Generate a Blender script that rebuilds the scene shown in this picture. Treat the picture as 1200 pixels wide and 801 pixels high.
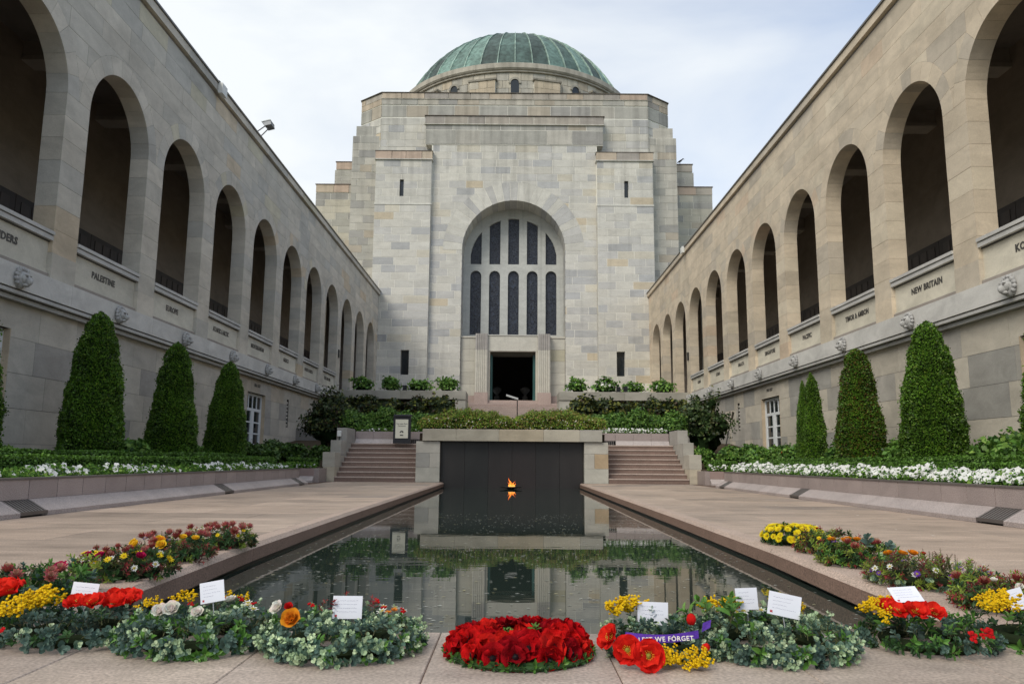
import bpy, math, random
import numpy as np
from math import sin, cos, pi, radians, sqrt, atan2
from mathutils import Vector, Matrix, noise
from mathutils.geometry import delaunay_2d_cdt

for o in list(bpy.data.objects): bpy.data.objects.remove(o)
S = bpy.context.scene
COL = S.collection
rng = random.Random(7)
NR = np.random.default_rng(7)

# ------------------------------------------------------------------ camera
cam = bpy.data.cameras.new('camera'); camo = bpy.data.objects.new('camera', cam); COL.objects.link(camo)
cam.sensor_width = 36; cam.lens = 916/1200*36; cam.clip_start = .05; cam.clip_end = 3000
pit, yaw, rol = 0.1507, -0.00118, 0.00793
F = Vector((sin(yaw)*cos(pit), cos(yaw)*cos(pit), sin(pit))); R = Vector((cos(yaw), -sin(yaw), 0)); U = R.cross(F)
R2 = R*cos(rol)+U*sin(rol); U2 = -R*sin(rol)+U*cos(rol)
camo.matrix_world = Matrix(((R2.x, U2.x, -F.x, 0), (R2.y, U2.y, -F.y, 0), (R2.z, U2.z, -F.z, .66), (0, 0, 0, 1)))
cam.dof.use_dof = True; cam.dof.focus_distance = 6.0; cam.dof.aperture_fstop = 11
S.camera = camo
S.render.resolution_x = 1024; S.render.resolution_y = 683

# ------------------------------------------------------------------ sky and sun (high overcast, bluer to the right)
SUN_EL, SUN_AZ = radians(41), radians(214)       # azimuth clockwise from +Y
w = bpy.data.worlds.new('World'); S.world = w; w.use_nodes = True
nt = w.node_tree; nt.nodes.clear()
def N(nt, t, **k):
    n = nt.nodes.new(t)
    for a, b in k.items(): setattr(n, a, b)
    return n
sky = N(nt, 'ShaderNodeTexSky', sky_type='NISHITA', sun_disc=False, sun_elevation=SUN_EL, sun_rotation=SUN_AZ)
tc = N(nt, 'ShaderNodeTexCoord'); mp = N(nt, 'ShaderNodeMapping'); mp.inputs['Scale'].default_value = (1.0, 1.0, 2.6)
n1 = N(nt, 'ShaderNodeTexNoise'); n1.inputs['Scale'].default_value = 2.3; n1.inputs['Detail'].default_value = 7; n1.inputs['Roughness'].default_value = .5
n1.inputs['Distortion'].default_value = .3
sep = N(nt, 'ShaderNodeSeparateXYZ')
xr = N(nt, 'ShaderNodeMath', operation='MULTIPLY_ADD'); xr.inputs[1].default_value = -.36; xr.inputs[2].default_value = .06
ad = N(nt, 'ShaderNodeMath', operation='ADD')
ramp = N(nt, 'ShaderNodeValToRGB'); ramp.color_ramp.elements[0].position = .28; ramp.color_ramp.elements[1].position = .68
ramp.color_ramp.elements[0].color = (.40, .40, .40, 1); ramp.color_ramp.elements[1].color = (1, 1, 1, 1)
mixc = N(nt, 'ShaderNodeMix', data_type='RGBA'); mixc.inputs['B'].default_value = (.66, .69, .71, 1)
hs = N(nt, 'ShaderNodeMix', data_type='RGBA', blend_type='MULTIPLY'); hs.inputs['Factor'].default_value = 1; hs.inputs['B'].default_value = (.098, .118, .138, 1)
bg = N(nt, 'ShaderNodeBackground'); bg.inputs['Strength'].default_value = 1.0
out = N(nt, 'ShaderNodeOutputWorld'); L = nt.links.new
L(tc.outputs['Generated'], mp.inputs['Vector']); L(mp.outputs['Vector'], n1.inputs['Vector']); L(tc.outputs['Generated'], sep.inputs[0])
L(sep.outputs['X'], xr.inputs[0]); L(xr.outputs[0], ad.inputs[0]); L(n1.outputs['Fac'], ad.inputs[1]); L(ad.outputs[0], ramp.inputs['Fac'])
L(sky.outputs[0], hs.inputs['A']); L(hs.outputs['Result'], mixc.inputs['A']); L(ramp.outputs['Color'], mixc.inputs['Factor'])
L(mixc.outputs['Result'], bg.inputs['Color']); L(bg.outputs[0], out.inputs[0])
sl = bpy.data.lights.new('sun', 'SUN'); sl.energy = 1.5; sl.angle = radians(28); sl.color = (1, .93, .81)
so = bpy.data.objects.new('sun', sl); COL.objects.link(so)
sd = Vector((sin(SUN_AZ)*cos(SUN_EL), cos(SUN_AZ)*cos(SUN_EL), sin(SUN_EL)))
so.rotation_euler = sd.to_track_quat('Z', 'Y').to_euler(); so.location = (-20, -20, 40)
S.view_settings.view_transform = 'Standard'; S.view_settings.look = 'None'; S.view_settings.exposure = 0.52; S.view_settings.gamma = 1

# ------------------------------------------------------------------ materials
def mat(name, kind='stone', rough=.8, scale=1.0, amp=.2, bump=.2, bscale=30, stain=0, spec=.5, streak=(1, 1, 1), trans=0, metal=0, fine=0, coat=0, fscale=260, patch=0):
    m = bpy.data.materials.new(name); m.use_nodes = True; t = m.node_tree; t.nodes.clear()
    at = N(t, 'ShaderNodeAttribute', attribute_name='tone'); geo = N(t, 'ShaderNodeNewGeometry')
    mp = N(t, 'ShaderNodeMapping'); mp.inputs['Scale'].default_value = streak
    nz = N(t, 'ShaderNodeTexNoise'); nz.inputs['Scale'].default_value = scale; nz.inputs['Detail'].default_value = 5; nz.inputs['Roughness'].default_value = .6
    nz.inputs['Distortion'].default_value = .8
    mr = N(t, 'ShaderNodeMapRange'); mr.inputs['From Min'].default_value = .25; mr.inputs['From Max'].default_value = .75
    mr.inputs['To Min'].default_value = 1-amp; mr.inputs['To Max'].default_value = 1+amp
    mu = N(t, 'ShaderNodeVectorMath', operation='SCALE')
    p = N(t, 'ShaderNodeBsdfPrincipled'); o = N(t, 'ShaderNodeOutputMaterial'); L = t.links.new
    L(geo.outputs['Position'], mp.inputs[0]); L(mp.outputs[0], nz.inputs['Vector']); L(nz.outputs['Fac'], mr.inputs['Value'])
    L(at.outputs['Color'], mu.inputs[0]); L(mr.outputs[0], mu.inputs['Scale'])
    col = mu.outputs[0]
    if fine:
        fn = N(t, 'ShaderNodeTexNoise'); fn.inputs['Scale'].default_value = fscale; fn.inputs['Detail'].default_value = 2
        L(geo.outputs['Position'], fn.inputs['Vector'])
        fr = N(t, 'ShaderNodeMapRange'); fr.inputs['From Min'].default_value = .35; fr.inputs['From Max'].default_value = .65
        fr.inputs['To Min'].default_value = 1-fine; fr.inputs['To Max'].default_value = 1+fine
        f2 = N(t, 'ShaderNodeVectorMath', operation='SCALE'); L(fn.outputs['Fac'], fr.inputs['Value']); L(col, f2.inputs[0]); L(fr.outputs[0], f2.inputs['Scale']); col = f2.outputs[0]
    if patch:
        pn = N(t, 'ShaderNodeTexNoise'); pn.inputs['Scale'].default_value = .9; pn.inputs['Detail'].default_value = 7; pn.inputs['Roughness'].default_value = .7
        L(geo.outputs['Position'], pn.inputs['Vector']); pr = N(t, 'ShaderNodeMapRange'); pr.inputs['From Min'].default_value = .46; pr.inputs['From Max'].default_value = .66
        pr.inputs['To Min'].default_value = 1.04; pr.inputs['To Max'].default_value = 1-patch; L(pn.outputs['Fac'], pr.inputs['Value'])
        f4 = N(t, 'ShaderNodeVectorMath', operation='SCALE'); L(col, f4.inputs[0]); L(pr.outputs[0], f4.inputs['Scale']); col = f4.outputs[0]
    if stain:
        m2 = N(t, 'ShaderNodeMapping'); m2.inputs['Scale'].default_value = (2.6, 2.6, .16)
        s2 = N(t, 'ShaderNodeTexNoise'); s2.inputs['Scale'].default_value = 1.0; s2.inputs['Detail'].default_value = 5
        L(geo.outputs['Position'], m2.inputs[0]); L(m2.outputs[0], s2.inputs['Vector'])
        sp = N(t, 'ShaderNodeSeparateXYZ'); L(geo.outputs['Position'], sp.inputs[0])
        zr = N(t, 'ShaderNodeMapRange'); zr.inputs['From Min'].default_value = 17; zr.inputs['From Max'].default_value = 24.5
        zr.inputs['To Min'].default_value = .0; zr.inputs['To Max'].default_value = .17; L(sp.outputs['Z'], zr.inputs['Value'])
        aa = N(t, 'ShaderNodeMath', operation='ADD'); L(zr.outputs[0], aa.inputs[0]); L(s2.outputs['Fac'], aa.inputs[1])
        sr = N(t, 'ShaderNodeMapRange'); sr.inputs['From Min'].default_value = .58; sr.inputs['From Max'].default_value = .82
        sr.inputs['To Min'].default_value = 1; sr.inputs['To Max'].default_value = 1-stain; L(aa.outputs[0], sr.inputs['Value'])
        f3 = N(t, 'ShaderNodeVectorMath', operation='SCALE'); L(col, f3.inputs[0]); L(sr.outputs[0], f3.inputs['Scale']); col = f3.outputs[0]
    L(col, p.inputs['Base Color']); p.inputs['Roughness'].default_value = rough; p.inputs['Specular IOR Level'].default_value = spec
    p.inputs['Metallic'].default_value = metal; p.inputs['Coat Weight'].default_value = coat
    if bump:
        bn = N(t, 'ShaderNodeTexNoise'); bn.inputs['Scale'].default_value = bscale; bn.inputs['Detail'].default_value = 4
        L(geo.outputs['Position'], bn.inputs['Vector'])
        b = N(t, 'ShaderNodeBump'); b.inputs['Strength'].default_value = bump; b.inputs['Distance'].default_value = .01
        L(bn.outputs['Fac'], b.inputs['Height']); L(b.outputs[0], p.inputs['Normal'])
    if trans:
        tr = N(t, 'ShaderNodeBsdfTranslucent'); L(col, tr.inputs['Color']); mx = N(t, 'ShaderNodeMixShader'); mx.inputs[0].default_value = trans
        L(p.outputs[0], mx.inputs[1]); L(tr.outputs[0], mx.inputs[2]); L(mx.outputs[0], o.inputs[0])
    else: L(p.outputs[0], o.inputs[0])
    return m
M = {}
M['ashlar'] = mat('sandstone', patch=.10, scale=1.1, amp=.16, streak=(1, 1, 2.2), bump=.5, bscale=14, rough=.85, spec=.2, fine=.05, fscale=55)
M['tower'] = mat('weathered_sandstone', scale=.9, amp=.13, streak=(1, 1, 2.5), bump=.3, bscale=9, rough=.88, spec=.2, stain=.26, fine=.06, fscale=18)
M['mortar'] = mat('mortar', scale=2, amp=.1, bump=0, rough=.95, spec=.1)
M['granite'] = mat('pink_granite', scale=1.6, amp=.13, fine=.34, fscale=95, bump=.1, bscale=120, rough=.55, spec=.45)
M['paving'] = mat('granite_paving', patch=.25, scale=1.5, amp=.26, fine=.24, fscale=85, streak=(.8, 2.6, 1), bump=.12, bscale=90, rough=.5, spec=.5)
M['plain'] = mat('painted_surface', scale=3, amp=.05, bump=0, rough=.5)
M['metal'] = mat('dark_metal', scale=3, amp=.12, bump=0, rough=.42, metal=.6)
M['leaf'] = mat('leaf', scale=2.2, amp=.28, bump=0, rough=.5, spec=.35, trans=.22)
M['core'] = mat('shaded_twigs', scale=9, amp=.5, bump=0, rough=.95, spec=.05)
M['petal'] = mat('petal', scale=45, amp=.22, bump=.3, bscale=160, rough=.8, spec=.12, trans=.28)
M['soil'] = mat('soil', scale=6, amp=.4, bump=.5, bscale=20, rough=.95, spec=.1)
M['bark'] = mat('bark', scale=10, amp=.35, bump=.5, bscale=40, rough=.9, spec=.1)
M['copper'] = mat('verdigris_copper', scale=.7, amp=.45, streak=(1, 1, .5), bump=.2, bscale=5, rough=.65, spec=.35, fine=.25, fscale=3.5)
M['bronze'] = mat('dark_bronze', scale=.8, amp=.45, streak=(1, 1, .35), bump=.1, bscale=6, rough=.45, spec=.4)
M['carved'] = mat('carved_stone', scale=12, amp=.35, bump=.6, bscale=25, rough=.9, spec=.2)
M['poppy'] = mat('poppy_petal', scale=60, amp=.30, bump=.5, bscale=220, rough=.85, spec=.08, trans=.06)
M['paper'] = mat('card_paper', scale=8, amp=.03, bump=0, rough=.7)
def special():
    m = bpy.data.materials.new('pool_water'); m.use_nodes = True; t = m.node_tree; p = t.nodes['Principled BSDF']; L = t.links.new
    p.inputs['Base Color'].default_value = (.022, .033, .027, 1); p.inputs['Roughness'].default_value = .015; p.inputs['IOR'].default_value = 1.42
    g = N(t, 'ShaderNodeNewGeometry'); n = N(t, 'ShaderNodeTexNoise'); n.inputs['Scale'].default_value = 3.0; n.inputs['Detail'].default_value = 3
    mp = N(t, 'ShaderNodeMapping'); mp.inputs['Scale'].default_value = (.5, 1.6, 1); b = N(t, 'ShaderNodeBump'); b.inputs['Strength'].default_value = .03; b.inputs['Distance'].default_value = .02
    L(g.outputs['Position'], mp.inputs[0]); L(mp.outputs[0], n.inputs['Vector']); L(n.outputs['Fac'], b.inputs['Height']); L(b.outputs[0], p.inputs['Normal'])
    M['water'] = m
    m = bpy.data.materials.new('stained_glass'); m.use_nodes = True; t = m.node_tree; p = t.nodes['Principled BSDF']; L = t.links.new
    g = N(t, 'ShaderNodeNewGeometry'); mp = N(t, 'ShaderNodeMapping'); mp.inputs['Scale'].default_value = (6, 1, 5)
    v = N(t, 'ShaderNodeTexVoronoi'); v.inputs['Scale'].default_value = 1.3; v2 = N(t, 'ShaderNodeTexVoronoi', feature='DISTANCE_TO_EDGE'); v2.inputs['Scale'].default_value = 1.3
    L(g.outputs['Position'], mp.inputs[0]); L(mp.outputs[0], v.inputs['Vector']); L(mp.outputs[0], v2.inputs['Vector'])
    r = N(t, 'ShaderNodeValToRGB'); e = r.color_ramp.elements; e[0].color = (.006, .007, .012, 1); e[1].color = (.035, .045, .075, 1)
    x = e.new(.5); x.color = (.012, .016, .03, 1); x = e.new(.82); x.color = (.02, .022, .03, 1); sp = N(t, 'ShaderNodeSeparateColor'); L(v.outputs['Color'], sp.inputs[0]); L(sp.outputs[0], r.inputs[0])
    k = N(t, 'ShaderNodeMath', operation='LESS_THAN'); k.inputs[1].default_value = .06; L(v2.outputs['Distance'], k.inputs[0])
    mx = N(t, 'ShaderNodeMix', data_type='RGBA'); L(k.outputs[0], mx.inputs['Factor']); L(r.outputs[0], mx.inputs['A']); mx.inputs['B'].default_value = (.045, .05, .065, 1)
    L(mx.outputs['Result'], p.inputs['Base Color']); p.inputs['Roughness'].default_value = .35; p.inputs['Specular IOR Level'].default_value = .3
    M['stained'] = m
    m = bpy.data.materials.new('window_glass'); m.use_nodes = True; p = m.node_tree.nodes['Principled BSDF']
    p.inputs['Base Color'].default_value = (.02, .025, .03, 1); p.inputs['Roughness'].default_value = .05; M['glass'] = m
    m = bpy.data.materials.new('flame'); m.use_nodes = True; t = m.node_tree; t.nodes.clear(); e = N(t, 'ShaderNodeEmission'); o = N(t, 'ShaderNodeOutputMaterial')
    at = N(t, 'ShaderNodeAttribute', attribute_name='tone'); e.inputs['Strength'].default_value = 1.2; t.links.new(at.outputs['Color'], e.inputs[0]); t.links.new(e.outputs[0], o.inputs[0]); M['flame'] = m
special()

# ------------------------------------------------------------------ mesh helpers
WP = {}                       # world position of each object's origin
def mesh_from(V, Fc, C, m, name, smooth=False):
    """V verts, Fc faces, C one colour or one per face"""
    if m.name == 'sandstone': C = np.asarray(C, np.float32)*np.array([1.02, 1.0, .955], np.float32)
    me = bpy.data.meshes.new(name)
    if isinstance(Fc, np.ndarray):
        n, k = Fc.shape
        me.vertices.add(len(V)); me.vertices.foreach_set('co', np.asarray(V, np.float32).ravel())
        me.loops.add(n*k); me.loops.foreach_set('vertex_index', Fc.astype(np.int32).ravel())
        me.polygons.add(n); me.polygons.foreach_set('loop_start', np.arange(0, n*k, k, dtype=np.int32))
        me.update(calc_edges=True); cnt = np.full(n, k)
    else:
        me.from_pydata([tuple(v) for v in V], [], Fc); cnt = np.array([len(f) for f in Fc])
    a = me.attributes.new('tone', 'FLOAT_COLOR', 'CORNER')
    C = np.asarray(C, np.float32)
    if C.ndim == 1: C = np.tile(C, (len(cnt), 1))
    C = np.concatenate([C[:, :3], np.ones((len(C), 1), np.float32)], 1)
    a.data.foreach_set('color', np.repeat(C, cnt, 0).astype(np.float32).ravel())
    me.materials.append(m)
    if smooth: me.polygons.foreach_set('use_smooth', np.ones(len(cnt), bool))
    me.update()
    return me
def link(name, me, parent=None, wpos=(0, 0, 0), rot=None, scale=1, kind=None):
    o = bpy.data.objects.new(name, me); COL.objects.link(o); wpos = Vector(wpos)
    if parent: o.parent = parent; o.location = wpos-WP[parent]
    else: o.location = wpos
    WP[o] = wpos
    if rot is not None: o.rotation_euler = rot
    if scale != 1: o.scale = (scale,)*3 if not hasattr(scale, '__len__') else scale
    if kind: o['kind'] = kind
    return o
def tag(o, label=None, cat=None, group=None, kind=None):
    if label: o['label'] = label
    if cat: o['category'] = cat
    if group: o['group'] = group
    if kind: o['kind'] = kind
    return o
def thing(name, loc, label, cat, group=None):
    return tag(link(name, None, None, loc), label, cat, group)
class MB:
    def __init__(s): s.V = []; s.F = []; s.C = []
    def add(s, V, Fc, c):
        b = len(s.V); s.V += [tuple(v) for v in V]; s.F += [tuple(i+b for i in f) for f in Fc]; s.C += [tuple(c)[:3]]*len(Fc); return s
    def box(s, x0, x1, y0, y1, z0, z1, c):
        V = [(x, y, z) for z in (z0, z1) for y in (y0, y1) for x in (x0, x1)]
        return s.add(V, [(0, 2, 3, 1), (4, 5, 7, 6), (0, 1, 5, 4), (2, 6, 7, 3), (0, 4, 6, 2), (1, 3, 7, 5)], c)
    def bevbox(s, x0, x1, y0, y1, z0, z1, c, b=.01):
        """box with bevelled top edges"""
        V = [(x, y, z0) for x, y in ((x0, y0), (x1, y0), (x1, y1), (x0, y1))] + [(x, y, z1-b) for x, y in ((x0, y0), (x1, y0), (x1, y1), (x0, y1))] + \
            [(x, y, z1) for x, y in ((x0+b, y0+b), (x1-b, y0+b), (x1-b, y1-b), (x0+b, y1-b))]
        Fc = [(0, 3, 2, 1), (8, 9, 10, 11)]
        for k in (0, 4):
            for i in range(4): j = (i+1) % 4; Fc.append((k+i, k+j, k+4+j, k+4+i))
        return s.add(V, Fc, c)
    def prism(s, poly, d, c):
        """extrude planar 3D polygon by vector d"""
        n = len(poly); P = [Vector(p) for p in poly]; Q = [p+Vector(d) for p in P]
        return s.add(P+Q, [tuple(range(n))[::-1], tuple(range(n, 2*n))]+[(i, (i+1) % n, n+(i+1) % n, n+i) for i in range(n)], c)
    def tube(s, p0, p1, r0, r1, c, n=8):
        p0, p1 = Vector(p0), Vector(p1); d = (p1-p0).normalized(); a = d.orthogonal().normalized(); b = d.cross(a)
        V = [p+(a*cos(2*pi*i/n)+b*sin(2*pi*i/n))*r for p, r in ((p0, r0), (p1, r1)) for i in range(n)]
        return s.add(V, [(i, (i+1) % n, n+(i+1) % n, n+i) for i in range(n)]+[tuple(range(n))[::-1], tuple(range(n, 2*n))], c)
    def lathe(s, prof, c, cx=0, cy=0, n=24, a0=0, a1=2*pi):
        V = []; full = abs(a1-a0-2*pi) < 1e-6; m = n if full else n+1
        for r, z in prof:
            for i in range(m): a = a0+(a1-a0)*i/n; V.append((cx+r*cos(a), cy+r*sin(a), z))
        Fc = []
        for k in range(len(prof)-1):
            for i in range(n): j = (i+1) % m; Fc.append((k*m+i, k*m+j, (k+1)*m+j, (k+1)*m+i))
        return s.add(V, Fc, c)
    def build(s, name, m, parent=None, kind=None, smooth=False):
        V = np.array(s.V); o = (V.min(0)+V.max(0))/2; o[2] = V[:, 2].min()
        return link(name, mesh_from(V-o, s.F, s.C, m, name, smooth), parent, o, kind=kind)

def in_convex(p, poly):
    for i in range(len(poly)):
        a, b = poly[i], poly[(i+1) % len(poly)]
        if (b[0]-a[0])*(p[1]-a[1])-(b[1]-a[1])*(p[0]-a[0]) < 0: return False
    return True
def rectp(a, b, c, d): return [(a, c), (b, c), (b, d), (a, d)]
def halfdisc(cx, cz, r, n=22, lo=0): return [(cx+r*cos(lo+(pi-2*lo)*i/n), cz+r*sin(lo+(pi-2*lo)*i/n)) for i in range(n+1)]
def archp(cx, z0, zs, r, n=22): return [(cx-r, z0), (cx+r, z0)]+[(cx+r*cos(pi*i/n), zs+r*sin(pi*i/n)) for i in range(n+1)]
def bbox(p): return min(q[0] for q in p), max(q[0] for q in p), min(q[1] for q in p), max(q[1] for q in p)
def cut(outer, holes):
    """triangulate outer (convex) minus convex holes -> 2D verts, tris, boundary edges"""
    V = [Vector(p) for p in outer]; E = [(i, (i+1) % len(outer)) for i in range(len(outer))]
    for h in holes:
        b = len(V); V += [Vector(p) for p in h]; E += [(b+i, b+(i+1) % len(h)) for i in range(len(h))]
    r = delaunay_2d_cdt(V, E, [], 0, 1e-5)
    vs, fs = r[0], r[2]; T = []
    for f in fs:
        c = (sum(vs[i].x for i in f)/3, sum(vs[i].y for i in f)/3)
        if in_convex(c, outer) and not any(in_convex(c, h) for h in holes):
            a, b, d = (vs[i] for i in f)
            if (b-a).cross(d-a) < 0: f = f[::-1]
            T.append(tuple(f))
    cnt = {}
    for f in T:
        for i in range(3): cnt[(f[i], f[(i+1) % 3])] = 1
    B = [(a, b) for (a, b) in cnt if (b, a) not in cnt]
    return vs, T, B
def frame(O, Ud):
    """vertical face frame: origin, horizontal direction; outward normal = U x Z"""
    O = Vector(O); Ud = Vector(Ud).normalized(); Nn = Ud.cross(Vector((0, 0, 1)))
    return O, Ud, Nn
def solid(fr, outer, holes, front, back):
    """plate between offsets front (outward) and back (inward, positive)"""
    O, Ud, Nn = fr
    if holes: vs, T, B = cut(outer, holes)
    else:
        vs = [Vector(p) for p in outer]; n = len(vs); T = [tuple(range(n))]; B = [(i, (i+1) % n) for i in range(n)]
    if not T: return None
    used = sorted({i for f in T for i in f}); ix = {v: k for k, v in enumerate(used)}; n = len(used)
    P = [O+Ud*vs[i].x+Vector((0, 0, vs[i].y)) for i in used]
    V = [p+Nn*front for p in P]+[p-Nn*back for p in P]
    Fc = [tuple(ix[i] for i in f) for f in T]+[tuple(n+ix[i] for i in f)[::-1] for f in T]
    Fc += [(ix[b], ix[a], n+ix[a], n+ix[b]) for a, b in B]
    return V, Fc
def area2(outer): x0, x1, z0, z1 = bbox(outer); return (x1-x0)*(z1-z0)

def pick(pal, r):
    t = r.random()*sum(p[0] for p in pal)
    for wgt, c in pal:
        t -= wgt
        if t <= 0: break
    k = 1+r.uniform(-.07, .07); return (c[0]*k, c[1]*k, c[2]*k)
BL = {}                       # thing -> list of (name, size, V, F, colour, material)
def put(parent, name, sol, c, m, size=None, cap=True):
    if sol is None: return
    V, Fc = sol
    if size is None:
        A = np.array([tuple(v) for v in V]); ctr = A.mean(0); ext = A.max(0)-A.min(0)
        size = np.sort(ext)[1]*np.sort(ext)[2]/(ctr[0]**2+ctr[1]**2+.1)
    BL.setdefault(parent, []).append((name, size, V, Fc, c, m))
def flush(parent, limit=300, rest='stonework'):
    L_ = BL.pop(parent, []); by = {}
    for b in L_: by.setdefault((b[0], b[5].name), []).append(b)
    left = {}
    count = {}
    for key, bs in sorted(by.items()):
        bs.sort(key=lambda b: -b[1]); lim = limit-count.get(key[0], 0)
        for b in bs[:max(lim, 0)]:
            mb = MB(); mb.add(b[2], b[3], b[4]); mb.build(b[0], b[5], parent)
        count[key[0]] = count.get(key[0], 0)+min(len(bs), max(lim, 0))
        for b in bs[max(lim, 0):]: left.setdefault(key[1], (b[5], MB()))[1].add(b[2], b[3], b[4])
    for k, (m, mb) in left.items(): mb.build(rest, m, parent, kind='stuff')
def ashlar(parent, name, fr, s0, s1, z0, z1, ch, bl, pal, m, holes=(), depth=.1, gap=.008, r=rng, skip=.0, jit=.004, off=0):
    n = max(1, round((z1-z0)/ch)); h = (z1-z0)/n; hb = [(bbox(hh), hh) for hh in holes]
    for k in range(n):
        za, zb = z0+k*h+gap/2, z0+(k+1)*h-gap/2
        J = [s0]; s = s0+bl*(r.uniform(.35, .6) if (k+off) % 2 else r.uniform(.85, 1.1))
        while s < s1-bl*.42: J.append(s); s += bl*r.uniform(.72, 1.28)
        J.append(s1)
        for a, b in zip(J[:-1], J[1:]):
            a += gap/2; b -= gap/2; rc = rectp(a, b, za, zb)
            hs = [hh for bb, hh in hb if bb[0] < b and bb[1] > a and bb[2] < zb and bb[3] > za]
            if any(all(in_convex(q, hh) for q in rc) for hh in hs): continue
            sol = solid(fr, rc, hs, r.uniform(-jit, jit), depth)
            put(parent, name, sol, pick(pal, r), m)
def voussoirs(parent, name, fr, cx, cz, r0, r1, n, pal, m, depth=.1, gap=.008, r=rng, proud=.004, sub=3):
    O, Ud, Nn = fr
    for i in range(n):
        a0, a1 = pi*i/n, pi*(i+1)/n; g0, g1 = gap/2/r0, gap/2/r1
        inner = [(cx+r0*cos(a0+g0+(a1-a0-2*g0)*k/sub), cz+r0*sin(a0+g0+(a1-a0-2*g0)*k/sub)) for k in range(sub+1)]
        outer = [(cx+r1*cos(a0+g1+(a1-a0-2*g1)*k/sub), cz+r1*sin(a0+g1+(a1-a0-2*g1)*k/sub)) for k in range(sub+1)]
        P = lambda q, d: O+Ud*q[0]+Vector((0, 0, q[1]))+Nn*d
        V = [P(q, proud) for q in inner+outer]+[P(q, -depth) for q in inner+outer]; n_ = 2*(sub+1); s = sub+1
        Fc = []
        for k in range(sub):
            Fc += [(k, s+k, s+k+1, k+1), (n_+k, n_+k+1, n_+s+k+1, n_+s+k), (k, k+1, n_+k+1, n_+k), (s+k, n_+s+k, n_+s+k+1, s+k+1)]
        Fc += [(0, n_, n_+s, s), (sub, s+sub, n_+s+sub, n_+sub)]
        put(parent, name, (V, Fc), pick(pal, r), m)

# ------------------------------------------------------------------ foliage helpers
def unit(a): return a/np.maximum(np.linalg.norm(a, axis=1, keepdims=True), 1e-9)
def leaves(P, Nn, size, cols, out=.5, wid=.42, R_=NR):
    """one folded kite-shaped leaf per point; returns V, F, C"""
    n = len(P); rd = unit(R_.normal(size=(n, 3))); T = unit(rd-(rd*Nn).sum(1, keepdims=True)*Nn); T = unit(T*(1-out)+Nn*out+rd*.25)
    B = unit(np.cross(T, unit(Nn+R_.normal(size=(n, 3))*.5))); Q = np.cross(B, T)
    s = (size*R_.uniform(.6, 1.35, n))[:, None]
    V = np.stack([P, P+T*s*.5+B*s*wid+Q*s*.12, P+T*s+Q*s*-.08, P+T*s*.5-B*s*wid+Q*s*.12], 1).reshape(-1, 3)
    Fq = np.arange(4*n).reshape(n, 4)
    return V, Fq, cols
def colmix(n, pal, v=.18, R_=NR):
    ws = np.array([p[0] for p in pal], float); ws /= ws.sum(); c = np.array([p[1] for p in pal])[R_.choice(len(pal), n, p=ws)]
    return c*(1+R_.uniform(-v, v, (n, 1)))
def npobj(name, V, Fq, C, m, parent=None, kind=None, base=None):
    o = np.array([(V[:, 0].min()+V[:, 0].max())/2, (V[:, 1].min()+V[:, 1].max())/2, V[:, 2].min()]) if base is None else np.array(base, float)
    return link(name, mesh_from(V-o, Fq, C, m, name), parent, o, kind=kind)
GREEN = [(5, (.05, .105, .018)), (3, (.08, .155, .028)), (2, (.025, .06, .014)), (1, (.13, .20, .045))]
BOX = [(5, (.085, .185, .022)), (3, (.12, .24, .035)), (2, (.045, .10, .018))]
LUSH = [(4, (.085, .19, .03)), (3, (.15, .28, .05)), (2, (.045, .11, .025)), (1, (.22, .34, .07))]
DARK = [(5, (.026, .045, .018)), (3, (.045, .068, .024)), (1.8, (.12, .135, .03)), (1, (.06, .04, .025))]
def noise3(P, sc): return np.array([noise.noise(Vector(p)*sc) for p in P])

CYP = {}
def cypress_meshes(key, prof, H, n, pal, R_):
    """profile list (t, r); returns core mesh and leaf mesh with base at origin"""
    ts = np.array([p[0] for p in prof]); rs = np.array([p[1] for p in prof])
    t = R_.uniform(0, 1, n*2); keep = R_.uniform(0, rs.max(), n*2) < np.interp(t, ts, rs)+.06; t = t[keep][:n]; n = len(t)
    a = R_.uniform(0, 2*pi, n); r = np.interp(t, ts, rs)
    P = np.stack([r*np.cos(a), r*np.sin(a), t*H], 1)
    nz = noise3(P, 2.6)*.055+noise3(P, 8)*.045
    P[:, :2] *= ((r+nz-R_.uniform(0, .05, n)+np.where(R_.random(n) < .03, .05, 0))/np.maximum(r, .02))[:, None]
    dr = np.gradient(rs, ts*H); sl = np.interp(t, ts, dr)
    Nn = unit(np.stack([np.cos(a), np.sin(a), -sl*.6], 1)); Nn = unit(Nn+np.array([0, 0, .35]))
    C = colmix(n, pal, .25, R_)*(1+noise3(P, 1.6)[:, None]*.35)
    lv = leaves(P, Nn, np.full(n, .038), C, .6, .34, R_)
    core = MB(); m = 28
    V = []; Fc = []
    for k, tt in enumerate(np.linspace(0, 1, 26)):
        rr = max(np.interp(tt, ts, rs)-.05, .005)
        for i in range(m):
            aa = 2*pi*i/m; p = Vector((rr*cos(aa), rr*sin(aa), tt*H*.985)); d = noise.noise(p*2.6)*.055
            V.append(((rr+d)*cos(aa), (rr+d)*sin(aa), p.z))
    for k in range(25):
        for i in range(m): j = (i+1) % m; Fc.append((k*m+i, k*m+j, (k+1)*m+j, (k+1)*m+i))
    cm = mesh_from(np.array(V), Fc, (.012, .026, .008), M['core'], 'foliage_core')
    lm = mesh_from(lv[0], lv[1], lv[2], M['leaf'], 'foliage')
    CYP[key] = (cm, lm)
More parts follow.
